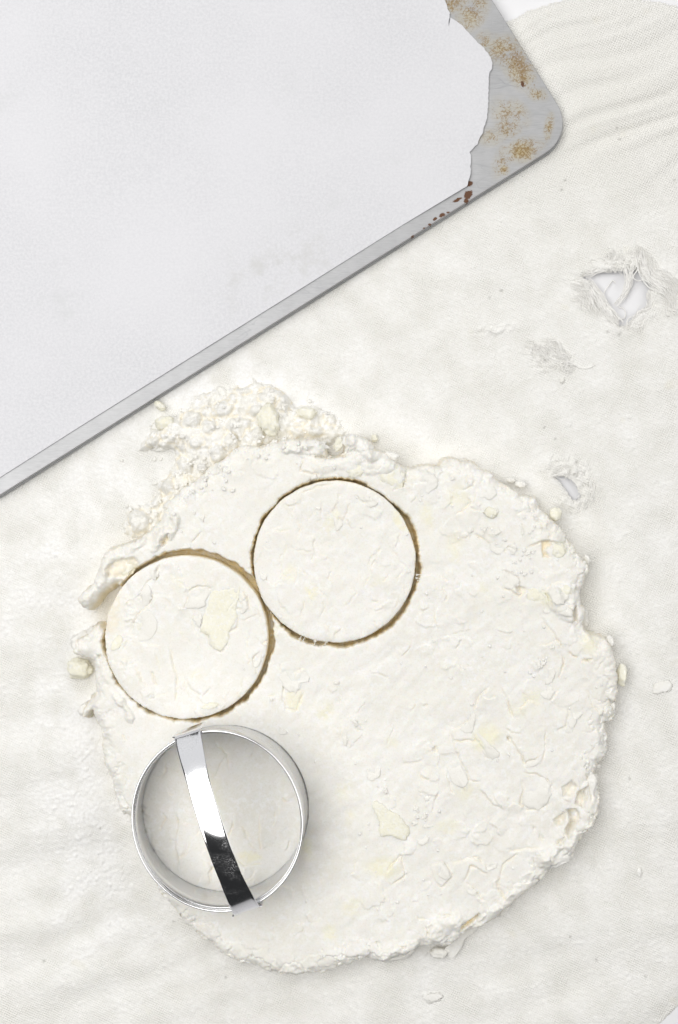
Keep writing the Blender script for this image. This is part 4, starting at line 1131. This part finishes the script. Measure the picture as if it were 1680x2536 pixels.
flk = ((R6((360, 760), (380, 765), (390, 775), (350, 785), (330, 775)), .0006), (R6((275, 665), (295, 655), (305, 680), (285, 690)), .0010), (R6((320, 700), (340, 698), (350, 725), (330, 738)), .0010), (R6((300, 840), (330, 820), (365, 835), (350, 870), (320, 880), (305, 870)), .0009),
       (R6((110, 550), (130, 552), (133, 590), (118, 595)), .0010), (R6((270, 740), (295, 735), (298, 765), (275, 770)), .0008), (R6((20, 460), (60, 480), (90, 450), (100, 480), (70, 515), (30, 520)), .0007), (R6((340, 600), (365, 595), (370, 625), (345, 635)), .0007),
       (R6((1140, 125), (1170, 150), (1215, 155), (1190, 190), (1165, 235), (1140, 215), (1150, 170)), .0008), (R6((970, 10), (1030, 0), (1060, 30), (1030, 75), (985, 50)), .0008),
       (R6((905, 430), (960, 380), (985, 395), (975, 430), (920, 450)), .0006), (R6((560, 200), (600, 150), (625, 160), (600, 260), (540, 240)), .0006), (R6((880, 500), (960, 495), (1030, 530), (1040, 600), (1010, 670), (930, 685), (880, 640), (905, 570)), .0008),
       (R6((465, 330), (500, 350), (530, 420), (580, 510), (560, 560), (500, 540), (470, 460)), .0007), (R6((600, 270), (640, 260), (690, 310), (755, 370), (740, 400), (690, 395), (640, 340)), .0008), (R6((380, 1000), (430, 975), (460, 995), (485, 1060), (450, 1070), (400, 1040)), .0008),
       (R6((580, 1100), (620, 1130), (635, 1155), (600, 1160), (575, 1140)), .0007), (R6((650, 960), (680, 1000), (740, 980), (735, 1010), (690, 1020)), .0006),
       (R5((640, 520), (690, 505), (700, 530), (660, 545)), .0009), (R5((600, 500), (612, 510), (600, 545), (585, 535)), .0010), (R5((815, 485), (828, 480), (840, 530), (825, 540)), .0010), (R5((895, 490), (912, 475), (910, 500)), .0008), (R5((715, 640), (755, 610), (795, 615), (790, 650), (735, 665)), .0008),
       (R5((640, 600), (690, 590), (720, 630), (690, 660), (650, 640)), .0006), (R5((840, 640), (875, 630), (880, 650), (850, 665)), .0009), (R5((700, 760), (760, 775), (815, 810), (790, 850), (740, 870), (690, 840)), .0010), (R5((990, 870), (1020, 835), (1060, 840), (1110, 870), (1100, 930), (1040, 960), (1000, 930)), .0016),
       (R5((1040, 960), (1090, 960), (1130, 1000), (1120, 1030), (1060, 1020)), .0014), (R5((955, 990), (1000, 985), (995, 1005), (965, 1010)), .0008), (R5((960, 1400), (990, 1345), (1025, 1350), (1015, 1410), (980, 1440)), .0010), (R5((890, 1320), (930, 1290), (940, 1330), (910, 1350)), .0009), (R5((1000, 1200), (1020, 1205), (1015, 1225), (995, 1220)), .0008),
       (R5((230, 200), (300, 180), (330, 240), (270, 290), (200, 270)), .0008), (R5((400, 190), (420, 180), (425, 210), (405, 215)), .0009), (R5((610, 390), (660, 375), (690, 400), (650, 440), (620, 420)), .0009), (R5((470, 500), (510, 490), (540, 520), (510, 530)), .0006), (R5((560, 260), (620, 270), (650, 250), (680, 290), (640, 330), (570, 310)), .0007),
       (R9((300, 640), (370, 620), (430, 660), (420, 710), (350, 730), (320, 810), (300, 780), (320, 720), (290, 690)), .0006), (R9((600, 712), (680, 712), (670, 735), (605, 728)), .0010), (R9((775, 1040), (810, 1030), (850, 1070), (820, 1090), (785, 1075)), .0008), (R9((700, 1100), (740, 1095), (750, 1180), (745, 1255), (710, 1210)), .0006),
       (R9((940, 1530), (980, 1500), (990, 1450), (1030, 1450), (1025, 1510), (970, 1545)), .0008), (R9((1060, 1590), (1085, 1590), (1080, 1650), (1060, 1640)), .0010), (R9((140, 1050), (190, 1100), (245, 1140), (200, 1165), (140, 1120)), .0006), (R9((90, 860), (120, 855), (118, 872), (95, 872)), .0010),
       (R3((420, 420), (470, 410), (520, 350), (545, 420), (520, 480), (460, 470)), .0008), (R3((440, 560), (480, 530), (540, 520), (580, 600), (540, 680), (460, 690), (430, 620)), .0005), (R3((780, 375), (850, 370), (895, 395), (870, 450), (860, 490), (790, 500), (740, 490), (770, 430)), .0008), (R3((780, 510), (840, 520), (845, 570), (830, 610), (800, 580)), .0009),
       (R3((1060, 480), (1090, 450), (1120, 480), (1105, 520), (1075, 530)), .0007), (R3((1040, 330), (1070, 340), (1060, 400), (1035, 395)), .0007), (R3((1140, 810), (1190, 770), (1200, 800), (1180, 850), (1155, 850)), .0007), (R3((690, 480), (730, 460), (740, 500), (710, 510)), .0006), (R3((540, 280), (570, 240), (600, 250), (580, 310), (560, 330)), .0009),
       (R3((1310, 900), (1360, 880), (1420, 900), (1440, 960), (1400, 1000), (1340, 980)), .0006), (R2((1050, 495), (1100, 480), (1105, 500), (1060, 512)), .0016), (R2((860, 890), (885, 890), (890, 925), (868, 935)), .0010), (R2((1100, 620), (1120, 615), (1118, 635)), .0008), (R2((590, 655), (620, 650), (615, 680)), .0008),
       (R2((1270, 570), (1330, 580), (1370, 600), (1350, 620), (1290, 605)), .0006), (R2((1180, 660), (1210, 640), (1215, 700), (1190, 720)), .0006), (R2((480, 800), (520, 780), (560, 790), (540, 800)), .0006))
for k, (p, th) in enumerate(flk):
    a = np.array(p); cxp, cyp = a.mean(0)
    par = dough
    if math.hypot(cxp - C1[0], cyp - C1[1]) < 203: par = rd1
    elif math.hypot(cxp - C2[0], cyp - C2[1]) < 202: par = rd2
    plaque('dough_flake', p, th, M_FLAKE, par, 0.0, 20 + k, DZ, 0.0008, True)
# torn flap hanging off the lower right rim
fl_poly = PP(R6((640, 1275), (655, 1290), (615, 1360), (560, 1405), (545, 1450), (497, 1508), (468, 1490), (455, 1455), (500, 1420), (560, 1350)), 0.004)
flap = cdt_sheet('torn_flap', catmull(fl_poly, 3), 0, M_CRUMB, dough, 0.0012, lambda x, y: 0.0030 + 0.0012 * fbm(x * 120, y * 120, 71, 2) + 0.10 * np.clip(y - fl_poly[:, 1].min(), 0, 1), 0.0014)
# small crumbs pressed on the dough
spk = []
for k in range(260):
    px, py = rf.uniform(230, 1520), rf.uniform(1080, 2420)
    if rf.rand() > (0.9 if px > 1000 else 0.45): continue
    x, y = P(px, py, DZ); z = top_z(x, y)
    if z < 0.009: continue
    if math.hypot(x - CUT_C[0], y - CUT_C[1]) < 0.0375: continue
    r = rf.uniform(0.00022, 0.00075)
    V, F = lump_verts(r, r * rf.uniform(0.6, 1), r * 0.6, rf.uniform(0, 3), int(rf.randint(1, 9999)), 0.3, True)
    spk.append((V * np.array([1, 1, 0.8]) + np.array([x, y, z + r * 0.05]), F))
for (cx_, cy_, n_, sp) in ((q5(860, 640)[0], q5(860, 640)[1], 9, 40), (q5(830, 760)[0], q5(830, 760)[1], 10, 36), (q5(660, 520)[0], q5(660, 520)[1], 6, 40), (q5(920, 1320)[0], q5(920, 1320)[1], 8, 34), (q6(300, 740)[0], q6(300, 740)[1], 6, 30)):
    for k in range(n_):
        px, py = cx_ + rf.randn() * sp * 0.6, cy_ + rf.randn() * sp * 0.6
        x, y = P(px, py, DZ); z = top_z(x, y); r = rf.uniform(0.0003, 0.0010)
        V, F = lump_verts(r, r * rf.uniform(0.6, 1), r * 0.6, rf.uniform(0, 3), int(rf.randint(1, 9999)), 0.3, True)
        spk.append((V * np.array([1, 1, 0.8]) + np.array([x, y, z + r * 0.05]), F))
def join(name, lst, mat, parent):
    off = 0; Vs = []; Fs = []
    for V, F in lst: Vs.append(V); Fs.append(F + off); off += len(V)
    return link_mesh(name, mesh_np(name, np.concatenate(Vs), np.concatenate(Fs)), mat, parent)
o = join('flour_crumbs', spk, M_CRUMB, dough); o['kind'] = 'stuff'
# small crumbs in and round the pile
spk = []
for k in range(150):
    i = rf.randint(len(pile_poly)); c = pile_poly.mean(0)
    t = rf.uniform(0.15, 1.08)
    x, y = c + (pile_poly[i] - c) * t + rf.randn(2) * 0.003
    ii = int((x - PX_[0, 0]) / 0.00040); jj = int((y - PY_[0, 0]) / 0.00040)
    z = max(float(hp[np.clip(jj, 0, hp.shape[0] - 1), np.clip(ii, 0, hp.shape[1] - 1)]), cloth_z(x, y), 0)
    z = max(z, top_z(x, y))
    r = rf.uniform(0.0003, 0.0011)
    V, F = lump_verts(r, r * rf.uniform(0.6, 1), r * 0.75, rf.uniform(0, 3), int(rf.randint(1, 9999)), 0.3, True)
    spk.append((V + np.array([x, y, z + r * 0.35]), F))
o = join('fine_crumbs', spk, M_CRUMB, dough); o['kind'] = 'stuff'

# loose pieces lying on the cloth: things of their own
def loose(name, px, py, w_, h_, rot, th, mat, label, cat, group=None, rough=0.15):
    x, y = P(px, py, 0.001); z = cloth_z(x, y)
    o = lump(name, px, py, w_, h_, rot, th, mat, None, z, None, rough, 0.12)
    tag(o, label, cat, group)
loose('butter_piece', 398, 1006, 30, 19, -38, .0045, M_BUTTER, 'small cream butter piece tucked against the baking sheet edge', 'butter')
loose('butter_piece', 411, 1048, 46, 33, 12, .0070, M_BUTTER, 'oval pale butter lump between the baking sheet and the crumb pile', 'butter')
loose('butter_piece', 928, 1086, 16, 19, 0, .0035, M_BUTTER, 'tiny butter piece lying alone on the cloth above the dough edge', 'butter')
loose('dough_crumb', 1392, 943, 9, 14, -15, .0016, M_CRUMB, 'tiny cream crumb below the frayed tuft in the cloth', 'crumb', None, 0.2)
loose('dough_crumb', 1640, 1702, 46, 30, 20, .0006, M_CRUMB, 'flat pale flour flake on the cloth near the right edge', 'flour flake', None, 0.3)
loose('dough_crumb', 1583, 2159, 11, 19, 0, .0016, M_FLOUR, 'small white crumb on bare cloth right of the lower dough edge', 'crumb', None, 0.25)
loose('dough_crumb', 1072, 2470, 40, 24, 10, .0006, M_CRUMB, 'thin flour flake on the cloth below the dough at the bottom', 'flour flake', None, 0.35)

# ------------------------------------------------------------------ biscuit cutter
cutter = empty('biscuit_cutter')
tag(cutter, 'round stainless steel biscuit cutter with arched strap handle pressed into the dough', 'cutter')
hu = np.array([-0.318, 0.948]); hu /= np.linalg.norm(hu); hv = np.array([hu[1], -hu[0]])
RIM_Z = 0.038
def ring_pt(th, z, dr=0.0):
    f = np.clip((z - 0.012) / (RIM_Z - 0.012), 0, 1)
    a = CUT_R + (0.0354 - CUT_R) * f + dr; b_ = CUT_R + (0.0330 - CUT_R) * f + dr
    u_, v_ = a * math.cos(th), b_ * math.sin(th)
    p = CUT_C + hu * u_ + hv * v_ + np.array([-0.0011, 0.0]) * f
    return (p[0], p[1], z)
n = 160
prof = [(0.0, 0.0006), (0.0, 0.006), (0.0, 0.013), (0.0, 0.020), (0.0, 0.028), (0.0, RIM_Z - 0.0006), (-0.00055, RIM_Z - 0.0006), (-0.00055, 0.028), (-0.00055, 0.020), (-0.00055, 0.013), (-0.00055, 0.006), (-0.0003, 0.0006)]
V = [ring_pt(2 * math.pi * i / n, z, dr) for dr, z in prof for i in range(n)]
m = len(prof); F = []
for k in range(m):
    k2 = (k + 1) % m
    for i in range(n):
        j = (i + 1) % n
        F.append((k * n + i, k * n + j, k2 * n + j, k2 * n + i))
ring = link_mesh('ring', mesh_np('ring', np.array(V), np.array(F)), M_RING, cutter)
bead = np.array([ring_pt(2 * math.pi * i / n, RIM_Z, 0.0001) for i in range(n + 1)])
tubes('rolled_rim', [bead], 0.00048, M_STEEL, ring, 10)
bead2 = np.array([ring_pt(2 * math.pi * i / n, RIM_Z - 0.0022, -0.0006) for i in range(n + 1)])
tubes('rim_groove', [bead2], 0.0003, M_RING, ring, 8)
# strap handle: leg outside the ring, bend, low arch, bend, leg
HC, HR = 0.0358, 0.0152                                     # half chord, rise
R_ = (HC ** 2 + HR ** 2) / (2 * HR); amax = math.asin(HC / R_)
path = []
z_end = RIM_Z + 0.0026
for k in range(6): path.append((HC + 0.0010, 0.024 + (z_end - 0.0012 - 0.024) * k / 5))
for k in range(1, 4): path.append((HC + 0.0010 - 0.0010 * k / 4, z_end - 0.0012 + 0.0012 * k / 4))
for k in range(61):
    a = amax - 2 * amax * k / 60
    path.append((R_ * math.sin(a), z_end + R_ * math.cos(a) - (R_ - HR)))
for k in range(3, 0, -1): path.append((-HC - 0.0010 + 0.0010 * k / 4, z_end - 0.0012 + 0.0012 * k / 4))
for k in range(5, -1, -1): path.append((-HC - 0.0010, 0.024 + (z_end - 0.0012 - 0.024) * k / 5))
path = np.array(path)
Tn = np.gradient(path, axis=0); Tn /= np.linalg.norm(Tn, axis=1)[:, None]
Nn = np.stack([Tn[:, 1], -Tn[:, 0]], -1)
Nn *= np.where(True, 1, 1)
top_i = len(path) // 2
if Nn[top_i, 1] < 0: Nn = -Nn
V = []; nc = 9
for i, (s_, z) in enumerate(path):
    f = abs(s_) / HC
    wdt = 0.0044 + 0.0009 * max(0, f - 0.55) / 0.45 + (0.0007 if z < z_end - 0.001 else 0)
    for side in (1, -1):
        for c in range(nc):
            t = (-1, -0.95, -0.8, -0.4, 0, 0.4, 0.8, 0.95, 1)[c]
            crown = -0.00028 * (1 - t * t)                     # slight dish across the strap
            off = (0.00035 * side) + crown - (0.00018 * side if c in (0, nc - 1) else 0)
            uu = s_ + Nn[i, 0] * off; zz = z + Nn[i, 1] * off
            p = CUT_C + np.array([-0.0011, 0.0]) + hu * uu + hv * (wdt * t)
            V.append((p[0], p[1], zz))
F = []; w2 = nc * 2
for i in range(len(path) - 1):
    for c in range(nc - 1):
        F.append((i * w2 + c, i * w2 + c + 1, (i + 1) * w2 + c + 1, (i + 1) * w2 + c))
        F.append((i * w2 + nc + c + 1, i * w2 + nc + c, (i + 1) * w2 + nc + c, (i + 1) * w2 + nc + c + 1))
    F.append((i * w2, (i + 1) * w2, (i + 1) * w2 + nc, i * w2 + nc))
    F.append((i * w2 + nc - 1, i * w2 + w2 - 1, (i + 1) * w2 + w2 - 1, (i + 1) * w2 + nc - 1))
me = mesh_np('handle', np.array(V), np.array(F))
bm = bmesh.new(); bm.from_mesh(me); bmesh.ops.recalc_face_normals(bm, faces=bm.faces[:])
bm.to_mesh(me); bm.free()
hd = link_mesh('handle', me, M_STEEL, cutter)
me.set_sharp_from_angle(angle=math.radians(50))
